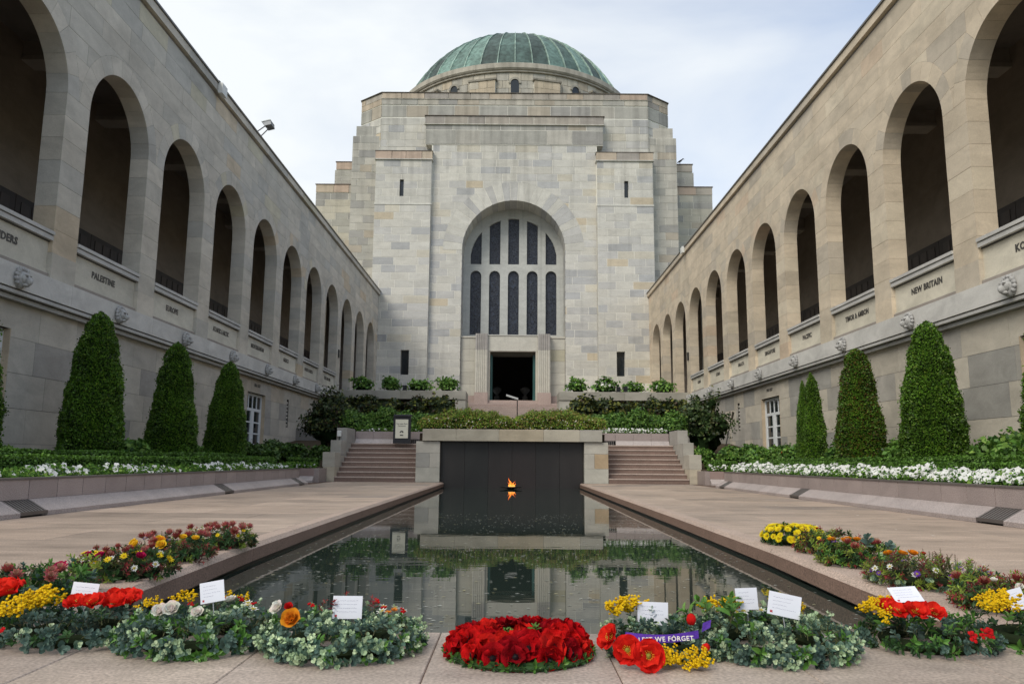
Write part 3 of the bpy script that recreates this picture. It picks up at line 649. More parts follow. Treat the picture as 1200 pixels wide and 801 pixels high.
for sg in (-1, 1):
    def X2(a, b): return (sg*a, sg*b) if sg > 0 else (sg*b, sg*a)
    a, b = X2(5.84, 9.80); sl0 = X2(7.76, 8.05); lw = X2(7.08, 7.64)
    if sg < 0: sl0 = (-8.06, -7.78); lw = (-7.64, -7.08)
    hs = [rectp(sl0[0], sl0[1], 18.98, 20.2), rectp(lw[0], lw[1], 6.38, 8.07)]
    face(52.8, a, b, 4.28, 18.36, holes=hs, off=sg > 0); face(52.8, a, b, 18.48, 21.66, holes=hs)
    coreface(52.8, a+.012, b-.012, 4.28, 22.2, hs, .9)
    core.box(*X2(5.86, 9.78), 53.6, 54.2, 4.28, 22.2, mc)
    face(52.74, a-.05, b+.05, 21.70, 22.28, pal=WARM, depth=.3)
    m_ = MB().box(a-.08, b+.08, 52.68, 53.2, 21.655, 21.705, (.55, .54, .50)).box(a-.03, b+.03, 52.76, 53.0, 18.365, 18.475, (.60, .59, .54)).box(a-.07, b+.07, 52.72, 54.1, 22.285, 22.33, (.14, .12, .10)); m_.build('string_course', TM, hall)
    MB().box(sl0[0], sl0[1], 53.0, 53.05, 18.9, 20.3, (.012, .014, .016)).build('slit_window', M['glass'], hall); MB().box(lw[0], lw[1], 53.15, 53.2, 6.3, 8.2, (.02, .016, .014)).build('slit_window', M['glass'], hall)
    # inner returns of the pilasters
    m_ = MB(); x = sg*5.84
    for k in range(26):
        z = 4.28+k*(14.08/26); m_ = MB().box(min(x, x-sg*.012), max(x, x-sg*.012), 52.95, 53.19, z+.014, z+.53, pick(PT, r)); put(hall, 'return_stone', (m_.V, m_.F), m_.C[0], TM)
    # body
    face(54.0, *X2(5.9, 9.75), 22.0, 25.34, pal=PT, off=1); 
    # chamfer
    P0, P1 = Vector((sg*9.75, 54, 0)), Vector((sg*11.5, 55.4, 0)); 
    frc = frame(P0, P1-P0) if sg > 0 else frame(P1, P0-P1); Lc = (P1-P0).length
    ashlar(hall, 'stone_block', frc, 0, Lc, 22.5, 25.3, .54, 1.2, PT, TM, (), .14, G_, r); ashlar(hall, 'stone_block', frc, 0, Lc, 25.36, 26.3, .94, 1.2, DARKT, TM, (), .14, G_, r)
    ashlar(hall, 'stone_block', frc, 0, Lc, 26.34, 27.24, .45, 1.2, WARM, TM, (), .14, G_, r)
    # side buttress
    face(54.06, *X2(9.82, 11.78), 4.3, 23.95, pal=DARKT+[(8, (.46, .44, .39))], bl=1.1); cbox(*X2(9.7, 11.76), 54.085, 57, 4.3, 23.95)
    face(54.3, *X2(9.82, 11.6), 24.0, 24.82, pal=DARKT, ch=.82); cbox(*X2(9.7, 11.58), 54.32, 57, 23.9, 24.8)
    # transept arms
    face(60.0, *X2(11.76, 15.85), 8, 21.7, pal=DARKT+[(5, (.47, .44, .37))]); face(59.95, *X2(11.76, 15.85), 21.73, 22.38, pal=WARM, ch=.65); cbox(*X2(11.7, 15.83), 60.02, 72, 4, 22.38)
    face(60.6, *X2(11.7, 14.55), 22.4, 23.85, pal=DARKT); face(60.55, *X2(11.7, 14.45), 23.88, 24.5, pal=WARM, ch=.62); cbox(*X2(11.6, 14.43), 60.62, 70, 22.3, 24.5)
    m_ = MB().box(*X2(11.7, 15.9), 59.9, 61, 22.385, 22.43, (.16, .12, .10)).box(*X2(11.6, 14.5), 60.5, 61, 24.505, 24.55, (.16, .12, .10)); m_.build('parapet_flashing', TM, hall)
# frontispiece with the great arch
big = halfdisc(0, 15.23, 4.97, 40); jam = rectp(-3.62, 3.62, 4.2, 15.235)
face(53.2, -5.83, 5.83, 4.28, 22.96, holes=[big, jam], off=1)
voussoirs(hall, 'voussoir', frame((0, 53.2, 0), (1, 0, 0)), 0, 15.235, 3.62, 4.955, 25, [(6, (.54, .525, .475)), (2, (.47, .46, .435)), (1, (.43, .425, .41))], TM, 2.0, G_, r, .006, 3)
coreface(53.2, -5.9, 5.9, 4.28, 22.96, [archp(0, 4.2, 15.23, 3.66, 40)], 2.0)
for sg in (-1, 1):            # jamb reveal courses
    for k in range(20):
        z = 4.28+k*.5475; m_ = MB().box(min(sg*3.62, sg*3.655), max(sg*3.62, sg*3.655), 53.35, 55.18, z+.01, z+.53, pick([(4, (.44, .43, .40)), (2, (.38, .38, .37))], r)); put(hall, 'return_stone', (m_.V, m_.F), m_.C[0], TM)
face(53.14, -6.36, 6.36, 23.0, 24.05, ch=1.05, bl=2.0, pal=DARKT+[(3, (.30, .30, .29))]); face(53.16, -6.36, 6.36, 24.07, 24.45, ch=.38, bl=1.8, pal=DARKT+[(3, (.42, .41, .38))]); face(53.08, -6.42, 6.42, 24.5, 25.08, ch=.58, bl=1.5, pal=WARM)
cbox(-6.34, 6.34, 53.17, 54.2, 22.96, 24.48); cbox(-6.40, 6.40, 53.10, 54.2, 24.46, 25.06)
m_ = MB().box(-6.46, 6.46, 53.02, 54.1, 25.085, 25.13, (.13, .11, .09)).box(-6.46, 6.46, 53.04, 53.3, 24.45, 24.498, (.58, .56, .50)); m_.build('string_course', TM, hall)
face(54.0, -9.75, 9.75, 25.40, 26.30, ch=.9, bl=1.9, pal=DARKT, off=0); face(53.97, -9.76, 9.76, 26.36, 26.78, ch=.42, bl=1.6, pal=DARKT+[(4, (.47, .44, .38))]); face(53.93, -9.72, 9.72, 26.82, 27.24, ch=.42, bl=1.5, pal=WARM)
core.prism([(-9.72, 54.02, 22), (9.72, 54.02, 22), (11.47, 55.42, 22), (11.47, 70, 22), (-11.47, 70, 22), (-11.47, 55.42, 22)], (0, 0, 5.22), mc)
cbox(-9.7, 9.7, 55.5, 70, 4.28, 22.0) if False else None
m_ = MB().prism([(-9.76, 53.88, 27.245), (9.76, 53.88, 27.245), (11.56, 55.34, 27.245), (11.56, 70, 27.245), (-11.56, 70, 27.245), (-11.56, 55.34, 27.245)], (0, 0, .05), (.14, .12, .10))
m_.box(-9.77, 9.77, 53.92, 54.05, 26.785, 26.815, (.60, .57, .50)).build('parapet_flashing', TM, hall)
core.box(-11.4, -3.7, 55.3, 70, 4.28, 22.1, mc).box(3.7, 11.4, 55.3, 70, 4.28, 22.1, mc).box(-3.7, 3.7, 55.6, 70, 9.2, 22.1, mc)
core.build('masonry_core', M['mortar'], hall)
# window wall
YW = 55.2; cx = [-2.72, -1.36, 0, 1.36, 2.72]; hw = .395; ops = []
for c in cx: ops.append(archp(c, 9.55, 13.85, hw, 10))
for c in cx:
    top = [(x, 15.0+sqrt(max(3.15**2-x*x, .01))) for x in np.linspace(c+hw, c-hw, 7)]; ops.append([(c-hw, 14.72), (c+hw, 14.72)]+top)
m_ = MB(); m_.add(*solid(frame((0, YW, 0), (1, 0, 0)), archp(0, 9.0, 15.23, 3.63, 36), ops, 0, .35), (.47, .475, .45)); wn = m_.build('window_tracery', TM, hall)
for k, p in enumerate(ops):
    g = MB(); g.add(*solid(frame((0, YW+.22, 0), (1, 0, 0)), [(x*1.0, z) for x, z in p], [], 0, .02), (.02, .02, .03)); g.build('pane', M['stained'], wn)
# tracery joints between mullion stones
for sg in (-1, 1):
    for x in (.68, 2.04): pass
# lower wall and doorway
pk = (.40, .31, .275); ls = (.52, .50, .44)
dw = MB()
for sg in (-1, 1):
    def X2(a, b): return (sg*a, sg*b) if sg > 0 else (sg*b, sg*a)
    for k in range(5):
        z = 5.05+k*.80; m_ = MB().box(*X2(2.57, 3.60), 53.5, 55.1, z+.006, z+.794, pick([(3, (.50, .48, .42)), (1, (.40, .39, .37)), (1, (.50, .47, .36))], r)); put(hall, 'door_wall_stone', (m_.V, m_.F), m_.C[0], TM)
    m_ = MB().box(*X2(2.57, 3.61), 53.42, 55.1, 4.28, 5.045, pk); m_.build('plinth', M['granite'], hall)
    m_ = MB().box(*X2(2.50, 3.61), 53.44, 55.1, 9.055, 9.16, (.55, .52, .45)); m_.build('ledge', TM, hall)
    m_ = MB(); n = 5            # fluted pillar
    pts = [(1.72, 53.3)]; w0 = .83
    prof = []
    x = 1.72
    flut = [(1.72, 52.75), (1.80, 52.72)]
    for k in range(n):
        a_ = 1.83+k*.125
        for t_ in np.linspace(0, pi, 5): flut.append((a_+.0525-.0525*cos(t_), 52.72+.05*sin(t_)))
    flut += [(2.47, 52.72), (2.55, 52.75), (2.55, 53.42), (1.72, 53.42)]
    poly = [(sg*px, py) for px, py in flut]; 
    if sg < 0: poly = poly[::-1]
    m_.prism([(px, py, 5.22) for px, py in poly], (0, 0, 2.9), ls); m_.prism([(px, py, 8.125) for px, py in poly], (0, 0, 1.12), (.36, .34, .32)); p_ = m_.build('fluted_pillar', TM, hall)
    m_ = MB().box(*X2(1.68, 2.59), 52.66, 53.42, 4.28, 5.217, pk); m_.build('pillar_base', M['granite'], p_)
m_ = MB().box(-1.715, 1.715, 52.98, 53.45, 8.07, 9.12, (.53, .51, .45)); lin = m_.build('lintel', TM, hall)
m_ = MB().box(-1.76, 1.76, 52.93, 53.42, 9.125, 9.20, (.50, .49, .45)); m_.build('ledge', TM, hall)
for sg in (-1, 1):
    m_ = MB().box(min(sg*1.56, sg*1.715), max(sg*1.56, sg*1.715), 53.0, 53.5, 4.70, 8.065, (.52, .49, .42)); m_.build('door_jamb', TM, hall)
    m_ = MB().box(min(sg*1.40, sg*1.555), max(sg*1.40, sg*1.555), 53.55, 54.9, 4.70, 7.9, (.03, .10, .095)); m_.build('bronze_door', M['bronze'], hall)
m_ = MB().box(-1.71, 1.71, 52.86, 60, 4.50, 4.70, pk).box(-3.6, 3.6, 52.7, 53.4, 4.282, 4.50, (.37, .29, .26)); m_.build('threshold_step', M['granite'], hall)
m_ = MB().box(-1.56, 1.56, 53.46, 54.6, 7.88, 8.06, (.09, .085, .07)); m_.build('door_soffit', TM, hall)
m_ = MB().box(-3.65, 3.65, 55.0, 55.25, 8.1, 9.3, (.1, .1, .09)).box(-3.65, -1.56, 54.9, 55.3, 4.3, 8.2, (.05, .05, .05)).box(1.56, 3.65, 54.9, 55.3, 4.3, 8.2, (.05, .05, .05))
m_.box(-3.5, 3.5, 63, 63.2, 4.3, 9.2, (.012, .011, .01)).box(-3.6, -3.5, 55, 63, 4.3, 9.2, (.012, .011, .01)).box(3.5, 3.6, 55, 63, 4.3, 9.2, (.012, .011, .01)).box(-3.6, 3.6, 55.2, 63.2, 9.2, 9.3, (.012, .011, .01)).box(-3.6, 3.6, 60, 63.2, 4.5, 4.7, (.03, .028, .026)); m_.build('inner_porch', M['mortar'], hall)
for x, sc_ in ((-1.15, 1.0), (.92, 1.12)):
    m_ = MB().lathe([(.01, 4.7), (.22, 4.7), (.20, 5.3), (.2, 5.35), (.10, 5.38), (.12, 5.5), (.33, 5.75), (.36, 5.88), (.2, 6.0), (.02, 6.05)], (.045, .044, .042), x, 57.6, 14)  # near-black tone stands in for the dim light inside the doorway
    tag(m_.build('stone_urn', M['carved'], smooth=True), 'dim pale urn on a plinth inside the %s of the dark doorway' % ('left' if x < 0 else 'right'), 'urn', 'pale urns in the doorway')
flush(hall, 300)
# drum and dome
drum = MB(); YC = 64.0
drum.lathe([(9.50, 26.2), (9.50, 29.2)], mc, 0, YC, 96); drum.lathe([(9.55, 29.16), (9.72, 29.18), (9.72, 29.30), (9.80, 29.31), (9.90, 29.42), (9.90, 29.78), (9.86, 29.81), (9.45, 29.90), (9.2, 29.90)], (.43, .40, .34), 0, YC, 96); dr = drum.build('drum', TM, hall)
for k in range(5):
    for i in range(66):
        a = 2*pi*(i+.5*(k % 2))/66; a1 = a+2*pi/66
        if sin((a+a1)/2) > -.05: continue
        z0, z1 = 26.1+k*.61, 26.1+(k+1)*.61
        g = .0017; V = [(rr*cos(t_), YC+rr*sin(t_), z) for z in (z0+.014, z1-.014) for rr in (9.57, 9.45) for t_ in (a+g, a1-g)]
        m_ = MB().add(V, [(0, 1, 5, 4), (2, 6, 7, 3), (4, 5, 7, 6), (0, 2, 3, 1), (0, 4, 6, 2), (1, 3, 7, 5)], pick([(4, (.50, .46, .38)), (2, (.44, .42, .37)), (1, (.50, .43, .33))], r)); m_.build('drum_stone', TM, dr)
for i in range(-3, 4):
    a = -pi/2+i*radians(28.6)
    ca, sa = cos(a), sin(a); tn = Vector((-sa, ca, 0)); nn = Vector((ca, sa, 0)); B0 = Vector((0, YC, 0))+nn*9.575
    P = lambda u, z, d: B0+tn*u+nn*d+Vector((0, 0, z))
    op = archp(0, 27.3, 28.3, .30, 10)
    m_ = MB(); m_.add([P(u, z, .02) for u, z in op], [tuple(range(len(op)))], (.02, .022, .026)); wv = m_.build('drum_window', M['glass'], hall)
    m_ = MB()
    for k in range(10):
        t0, t1 = pi*k/10, pi*(k+1)/10
        V = [P(rr*cos(t), 28.3+rr*sin(t), d) for d in (0, .09) for rr, t in ((.31, t0), (.46, t0), (.46, t1), (.31, t1))]; m_.add(V, [(4, 5, 6, 7), (0, 1, 5, 4), (1, 2, 6, 5), (2, 3, 7, 6), (3, 0, 4, 7)], (.36, .34, .29))
    m_.build('window_surround', TM, wv)
    if i < 3:
        a = a+radians(14.3); ca, sa = cos(a), sin(a); tn = Vector((-sa, ca, 0)); nn = Vector((ca, sa, 0)); B0 = Vector((0, YC, 0))+nn*9.50; bt = None
        m_ = MB()
        V = [P(u, z, d) for z in (26.1, 28.5) for d in (0, .30) for u in (-.98, .98)]; m_.add(V, [(0, 1, 5, 4), (2, 6, 7, 3), (4, 5, 7, 6), (0, 4, 6, 2), (1, 3, 7, 5)], mc); bt = m_.build('drum_buttress', M['mortar'], hall)
        for k in range(4):
            us = [-1.0, -.3, .4, 1.0] if k % 2 else [-1.0, -.5, .2, 1.0]
            for u0, u1 in zip(us[:-1], us[1:]):
                z0 = 26.15+k*.58; V = [P(u, z, d) for z in (z0+.012, z0+.568) for d in (.2, .33) for u in (u0+.012, u1-.012)]
                m_ = MB().add(V, [(0, 1, 5, 4), (2, 6, 7, 3), (4, 5, 7, 6), (0, 4, 6, 2), (1, 3, 7, 5)], pick([(3, (.52, .44, .33)), (2, (.50, .46, .38))], r)); m_.build('stone', TM, bt)
        m_ = MB(); V = [P(u, z, d) for z in (28.48, 28.62) for d in (0, .40) for u in (-1.08, 1.08)]; m_.add(V, [(0, 1, 5, 4), (2, 6, 7, 3), (4, 5, 7, 6), (0, 4, 6, 2), (1, 3, 7, 5), (0, 2, 3, 1)], (.26, .24, .20)); m_.build('cap', TM, bt)
Rs, zc = 10.0, 26.32; th0 = math.asin(9.34/Rs); NP = 44
dome = MB(); dome.lathe([(9.46, 29.88), (9.46, 29.95), (9.36, 29.97)], (.07, .075, .07), 0, YC, 88)
dm = dome.build('dome_gutter', M['copper'], hall)
for i in range(NP):
    a0, a1 = 2*pi*i/NP, 2*pi*(i+1)/NP; m_ = MB(); V = []; nk = 9
    for k in range(nk+1):
        th = th0*(1-k/nk*.985)
        for j in range(4): a = a0+(a1-a0)*j/3; V.append((Rs*sin(th)*cos(a), YC+Rs*sin(th)*sin(a), zc+Rs*cos(th)))
    Fc = [(k*4+j, k*4+j+1, (k+1)*4+j+1, (k+1)*4+j) for k in range(nk) for j in range(3)]
    cc = [pick([(3, (.10, .165, .145)), (4, (.07, .115, .102)), (2, (.14, .225, .195)), (2, (.055, .085, .078))], r)]*1
    base = cc[0]; b = len(m_.V); m_.V += V; m_.F += Fc
    for k in range(nk):
        kk = r.uniform(.85, 1.15); m_.C += [tuple(x*kk for x in base)]*3
    m_.build('copper_panel', M['copper'], hall)
    m_ = MB(); da = .005; V = []
    for k in range(nk+1):
        th = th0*(1-k/nk*.97); rr = Rs+.09
        for aa, rad in ((a0-da, Rs-.02), (a0-da*.8, rr), (a0+da*.8, rr), (a0+da, Rs-.02)): V.append((rad*sin(th)*cos(aa), YC+rad*sin(th)*sin(aa), zc+rad*cos(th)))
    m_.add(V, [(k*4+j, k*4+j+1, (k+1)*4+j+1, (k+1)*4+j) for k in range(nk) for j in range(3)], (.25, .34, .29)); m_.build('rib', M['copper'], hall)

# ------------------------------------------------------------------ pool end: dark panel wall, stairs, cheek walls, landing planters
pw = thing('pool_end_wall', (0, 24.2, 0), 'stone surround with a dark bronze wall rising from the far end of the pool', 'wall')
for i in range(6):
    x0 = -2.18+i*.7267; m_ = MB().bevbox(x0+.003, x0+.7237, 24.20, 24.32, -.6, 1.24, (.022*rng.uniform(.85, 1.2), .019, .018), .003); m_.build('bronze_sheet', M['bronze'], pw)
for sg in (-1, 1):
    zz = 0
    for k, (h, c) in enumerate(((.44, (.42, .42, .39)), (.44, (.44, .43, .40)), (.35, (.45, .44, .41)))):
        xa, xm, xb = 2.19, 2.55 if k != 1 else 2.5, 2.92
        for a_, b_ in ((xa, xm), (xm, xb)) if k == 1 else ((xa, xb),):
            cc = (.42, .33, .23) if (k == 1 and a_ == xm and sg > 0) else ((.33, .33, .32) if (k == 1 and a_ == xm) else c)
            m_ = MB().bevbox(min(sg*(a_+.003), sg*(b_-.003)), max(sg*(a_+.003), sg*(b_-.003)), 23.95, 24.6 if a_ < 2.3 else 26.6, zz+.003, zz+h-.003, cc, .004); m_.build('pier_block', M['ashlar'], pw)
        zz += h
    m_ = MB().box(min(sg*2.19, sg*2.92), max(sg*2.19, sg*2.92), 23.97, 24.6, -.9, -.0, (.30, .29, .27)); m_.build('footing', M['ashlar'], pw)
xs = [-2.72, -1.7, -.4, .95, 2.05, 2.73]
for a, b in zip(xs[:-1], xs[1:]):
    m_ = MB().bevbox(a+.003, b-.003, 23.86, 24.7, 1.245, 1.60, pick([(2, (.40, .375, .32)), (2, (.38, .37, .34)), (1, (.42, .37, .29))], rng), .01); m_.build('coping_stone', M['ashlar'], pw)
MB().box(-2.9, 2.9, 24.7, 25.4, .0, 1.5, (.05, .04, .03)).box(-2.15, 2.15, 24.35, 24.7, -.5, 1.2, (.2, .2, .2)).build('planting_trough', M['soil'], pw)
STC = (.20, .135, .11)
def stairs(sg):
    t = thing('staircase', (sg*4.15, 24.9, 0), 'flight of eight brown granite steps on the %s of the dark pool wall' % ('left' if sg < 0 else 'right'), 'stairs', 'granite stairs beside the pool wall')
    x0, x1 = sorted((sg*2.93, sg*5.36))
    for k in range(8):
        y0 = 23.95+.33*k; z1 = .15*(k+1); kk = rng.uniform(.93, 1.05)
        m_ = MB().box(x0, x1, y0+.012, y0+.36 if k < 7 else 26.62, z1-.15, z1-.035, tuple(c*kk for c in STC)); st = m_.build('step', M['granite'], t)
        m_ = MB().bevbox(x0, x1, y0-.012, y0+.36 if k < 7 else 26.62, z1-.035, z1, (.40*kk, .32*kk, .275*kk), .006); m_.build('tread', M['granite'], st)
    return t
stairs(-1); stairs(1)
tag(MB().box(-5.4, 5.4, 26.62, 27.0, .3, 1.19, (.33, .27, .23)).box(-5.4, -2.93, 24.2, 26.6, -.3, -.01, (.2, .2, .2)).box(-2.4, 2.4, 25.4, 44.6, .3, 1.19, (.30, .25, .215)).box(-2.9, 2.9, 25.42, 27.0, .3, 1.195, (.30, .25, .215)).build('landing', M['paving']), kind='structure')
for sg in (-1, 1):
    t = thing('cheek_wall', (sg*5.6, 25, 0), 'stepped stone block wall flanking the %s staircase' % ('left' if sg < 0 else 'right'), 'wall', 'stepped cheek walls')
    for (xa, xb, ya, yb, za, zb, c) in ((5.37, 5.74, 23.95, 24.75, 0, .44, (.44, .40, .33)), (5.37, 5.74, 23.95, 24.75, .445, .88, (.42, .40, .36)), (5.37, 5.72, 24.76, 25.55, 0, .80, (.38, .36, .33)), (5.37, 5.70, 24.76, 25.55, .805, 1.26, (.36, .35, .33)),
                                        (5.37, 5.66, 25.56, 26.9, 0, 1.2, (.36, .35, .33)), (5.37, 5.70, 25.56, 26.9, 1.205, 1.68, (.33, .32, .31))):
        m_ = MB().bevbox(min(sg*xa, sg*xb), max(sg*xa, sg*xb), ya+.003, yb-.003, za, zb, c, .008); m_.build('wall_block', M['ashlar'], t)
    # landing planter
    t = thing('planter', (sg*4.2, 27.1, 1.2), 'low pink granite planter across the landing above the %s stairs' % ('left' if sg < 0 else 'right'), 'planter')
    for k in range(4):
        xa = 2.93+k*.61; xb = xa+.61; kk = rng.uniform(.93, 1.05)
        X2 = lambda a, b: (min(sg*a, sg*b), max(sg*a, sg*b))
        MB().box(*X2(xa+.003, xb-.003), 26.98, 27.12, 1.36, 1.62, (.33*kk, .275*kk, .265*kk)).build('granite_block', M['granite'], t)
        if k: MB().add([(x, y, z) for x in X2(xa+.003, xb-.003) for y, z in ((26.86, 1.2), (26.97, 1.36), (26.97, 1.2))], [(0, 1, 4, 3), (0, 2, 1), (3, 4, 5)], (.43*kk, .38*kk, .37*kk)).build('plinth_block', M['granite'], t)
    g = MB().box(*X2(2.94, 3.5), 26.93, 26.97, 1.2, 1.35, (.01, .01, .01))
    g.build('drain_recess', M['bronze'], t)
    for k in range(9): MB().box(*X2(2.96+k*.06, 2.985+k*.06), 26.88, 26.928, 1.2, 1.345, (.17, .15, .145)).build('grate_bar', M['metal'], t)
# side planters
def planter(sg):
    X = 5.6; t = thing('planter', (sg*X, 15, 0), 'long pink granite planter with sloping plinth along the %s garden bed' % ('left' if sg < 0 else 'right'), 'planter')
    X2 = lambda a, b: (min(sg*a, sg*b), max(sg*a, sg*b)); y = 3.5; gr = [(8.72, 9.22), (14.88, 15.34), (20.05, 20.5)]
    ys = [3.45+.577*k for k in range(0, 31)]; ys = [v for v in ys if v < 20.85]+[20.9]
    for a, b in zip(ys[:-1], ys[1:]):
        kk = rng.uniform(.92, 1.06); MB().box(*X2(X, X+.14), a+.006, b-.006, .18, .40, (.345*kk, .285*kk, .27*kk)).build('granite_block', M['granite'], t)
        MB().box(*X2(X-.012, X+.16), a, b-.001, .402, .425, (.13, .115, .105)).build('coping', M['granite'], t)
        cuts = [(a, b)]
        for g0, g1 in gr:
            nc = []
            for c0_, c1_ in cuts:
                if g1 <= c0_ or g0 >= c1_: nc.append((c0_, c1_)); continue
                if g0 > c0_+.05: nc.append((c0_, g0))
                if g1 < c1_-.05: nc.append((g1, c1_))
            cuts = nc
        for c0_, c1_ in cuts:
            pts = [(5.36, 0.001), (5.36, .052), (5.585, .178), (5.64, .178), (5.64, 0.001)]; V = [(sg*px, yy, pz) for yy in (c0_+.002, c1_-.002) for px, pz in pts]
            kk = rng.uniform(.93, 1.06); Fc = [(i, (i+1) % 5, 5+(i+1) % 5, 5+i) for i in range(5)]+[(0, 1, 2, 3, 4), (9, 8, 7, 6, 5)]
            MB().add(V, Fc, (.37*kk, .315*kk, .30*kk)).build('plinth_block', M['granite'], t)
    for g0, g1 in gr:
        d = thing('drain_grate', (sg*5.45, (g0+g1)/2, 0), 'x', 'drain grate', 'drain grates in the planter plinths'); n = 9
        d['label'] = {(8.72, 9.22): 'nearest slatted drain grate', (14.88, 15.34): 'middle slatted drain grate', (20.05, 20.5): 'farthest slatted drain grate'}[(g0, g1)]+' let into the %s planter plinth' % ('left' if sg < 0 else 'right')
        MB().box(*X2(5.42, 5.66), g0+.005, g1-.005, -.01, .012, (.008, .008, .008)).box(*X2(5.60, 5.64), g0, g1, .012, .178, (.008, .008, .008)).build('recess', M['bronze'], d)
        for k in range(n):
            yy = g0+.02+(g1-g0-.04)*k/(n-1); V = [(sg*px, yy+dy, pz) for dy in (-.012, .012) for px, pz in ((5.37, .035), (5.37, .058), (5.585, .178), (5.61, .178), (5.60, .15))]
            MB().add(V, [(i, (i+1) % 5, 5+(i+1) % 5, 5+i) for i in range(5)]+[(0, 1, 2, 3, 4), (9, 8, 7, 6, 5)], (.20, .18, .17)).build('slat', M['metal'], d)
        MB().box(*X2(5.355, 5.38), g0, g1, .02, .06, (.16, .145, .14)).build('frame', M['metal'], d)
    # return at the far end
    for a, b in ((5.74, 6.15), (6.15, 6.75)):
        MB().box(*X2(a+.003, b-.003), 23.0, 23.14, .18, .40, (.30, .22, .20)).build('granite_block', M['granite'], t)
        MB().add([(x, yy, z) for x in X2(a+.003, b-.003) for yy, z in ((22.8, 0), (22.8, .05), (22.99, .178), (22.99, 0))], [(0, 1, 5, 4), (1, 2, 6, 5), (0, 3, 2, 1), (4, 5, 6, 7)], (.42, .37, .355)).build('plinth_block', M['granite'], t)
    MB().box(*X2(X+.03, X+.13), 3.5, 20.8, .17, .39, (.07, .06, .055)).build('wall_core', M['mortar'], t)
    MB().box(*X2(5.74, 7.4), 20.76, 20.9, .0, .40, (.25, .17, .15)).box(*X2(6.6, 6.75), 20.9, 23.0, 0, .40, (.25, .17, .15)).box(*X2(5.6, 5.74), 23.0, 23.95, 0, .40, (.30, .25, .235)).build('return_wall', M['granite'], t)
planter(-1); planter(1)
# soil of the beds and the sloping gardens
mb = MB(); sc_ = (.06, .045, .03)
for sg in (-1, 1):
    X2 = lambda a, b: (min(sg*a, sg*b), max(sg*a, sg*b))
    mb.box(*X2(5.74, 9.4), 3.4, 20.8, .0, .36, sc_).box(*X2(6.75, 9.4), 20.8, 23.1, .0, .359, sc_)
    for xa, xb, prof in ((5.72, 9.4, [(23.14, .36), (28, .85), (33.7, 1.45)]), (5.5, 9.4, [(33.8, 1.9), (41.2, 2.95)]), (2.93, 5.5, [(27.1, 1.55), (33, 2.0), (41.2, 2.95)])):
        for (ya, za), (yb, zb) in zip(prof[:-1], prof[1:]):
            mb.add([(x, y, z) for x in X2(xa, xb) for y, z in ((ya, 0), (ya, za), (yb, zb), (yb, 0))], [(0, 1, 5, 4), (1, 2, 6, 5), (2, 3, 7, 6), (0, 3, 2, 1), (4, 5, 6, 7)], sc_)
tag(mb.build('garden_soil', M['soil']), kind='structure')
for sg in (-1, 1):
    t = thing('garden_wall', (sg*7.4, 33.8, 1), 'low grey stone wall across the %s garden behind the round shrub' % ('left' if sg < 0 else 'right'), 'wall')
    for k in range(4):
        for j in range(2): MB().bevbox(min(sg*(5.5+.96*k+.003), sg*(5.5+.96*(k+1)-.003)), max(sg*(5.5+.96*k+.003), sg*(5.5+.96*(k+1)-.003)), 33.7, 34.0, .6+.68*j, 1.275+.68*j, pick([(1, (.27, .265, .26)), (1, (.22, .215, .21))], rng), .006).build('wall_stone', M['ashlar'], t)
# upper terrace, its recess and the second stair
ter = thing('terrace', (0, 42, 3), 'raised stone terrace with a deep shadowed edge in front of the hall', 'terrace')
for sg in (-1, 1):
    X2 = lambda a, b: (min(sg*a, sg*b), max(sg*a, sg*b)); xs = [2.45, 4.1, 5.9, 7.6, 9.24]
    for a, b in zip(xs[:-1], xs[1:]): MB().bevbox(*X2(a+.004, b-.004), 41.0, 43.2, 3.83, 4.27, pick([(1, (.36, .35, .32)), (1, (.33, .32, .29))], rng), .01).build('edge_slab', M['ashlar'], ter)
    MB().box(*X2(2.47, 3.02), 41.06, 43.2, .9, 3.826, (.42, .41, .38)).build('pier', M['ashlar'], ter)
    MB().box(*X2(3.03, 9.24), 43.0, 43.2, .9, 3.826, (.05, .048, .045)).build('recess_wall', M['ashlar'], ter)  # near-black tone paints the shade of the void onto this wall
    MB().box(*X2(3.25, 9.24), 43.21, 52.75, 3.9, 4.27, (.34, .32, .29)).box(*X2(3.25, 3.5), 43.21, 52.7, 1, 3.9, (.34, .32, .29)).build('terrace_floor', M['paving'], ter)
ust = thing('staircase', (0, 47.5, 1.2), 'broad upper flight of granite steps rising to the hall doorway', 'stairs')
for k in range(19):
    z = 1.19+(k+1)*.1626; y = 44.9+k*.33; MB().bevbox(-3.24, 3.24, y, y+.345 if k < 18 else 52.68, z-.163, z-.002, (.33*rng.uniform(.95, 1.05), .255, .225), .01).build('step', M['granite'], ust)
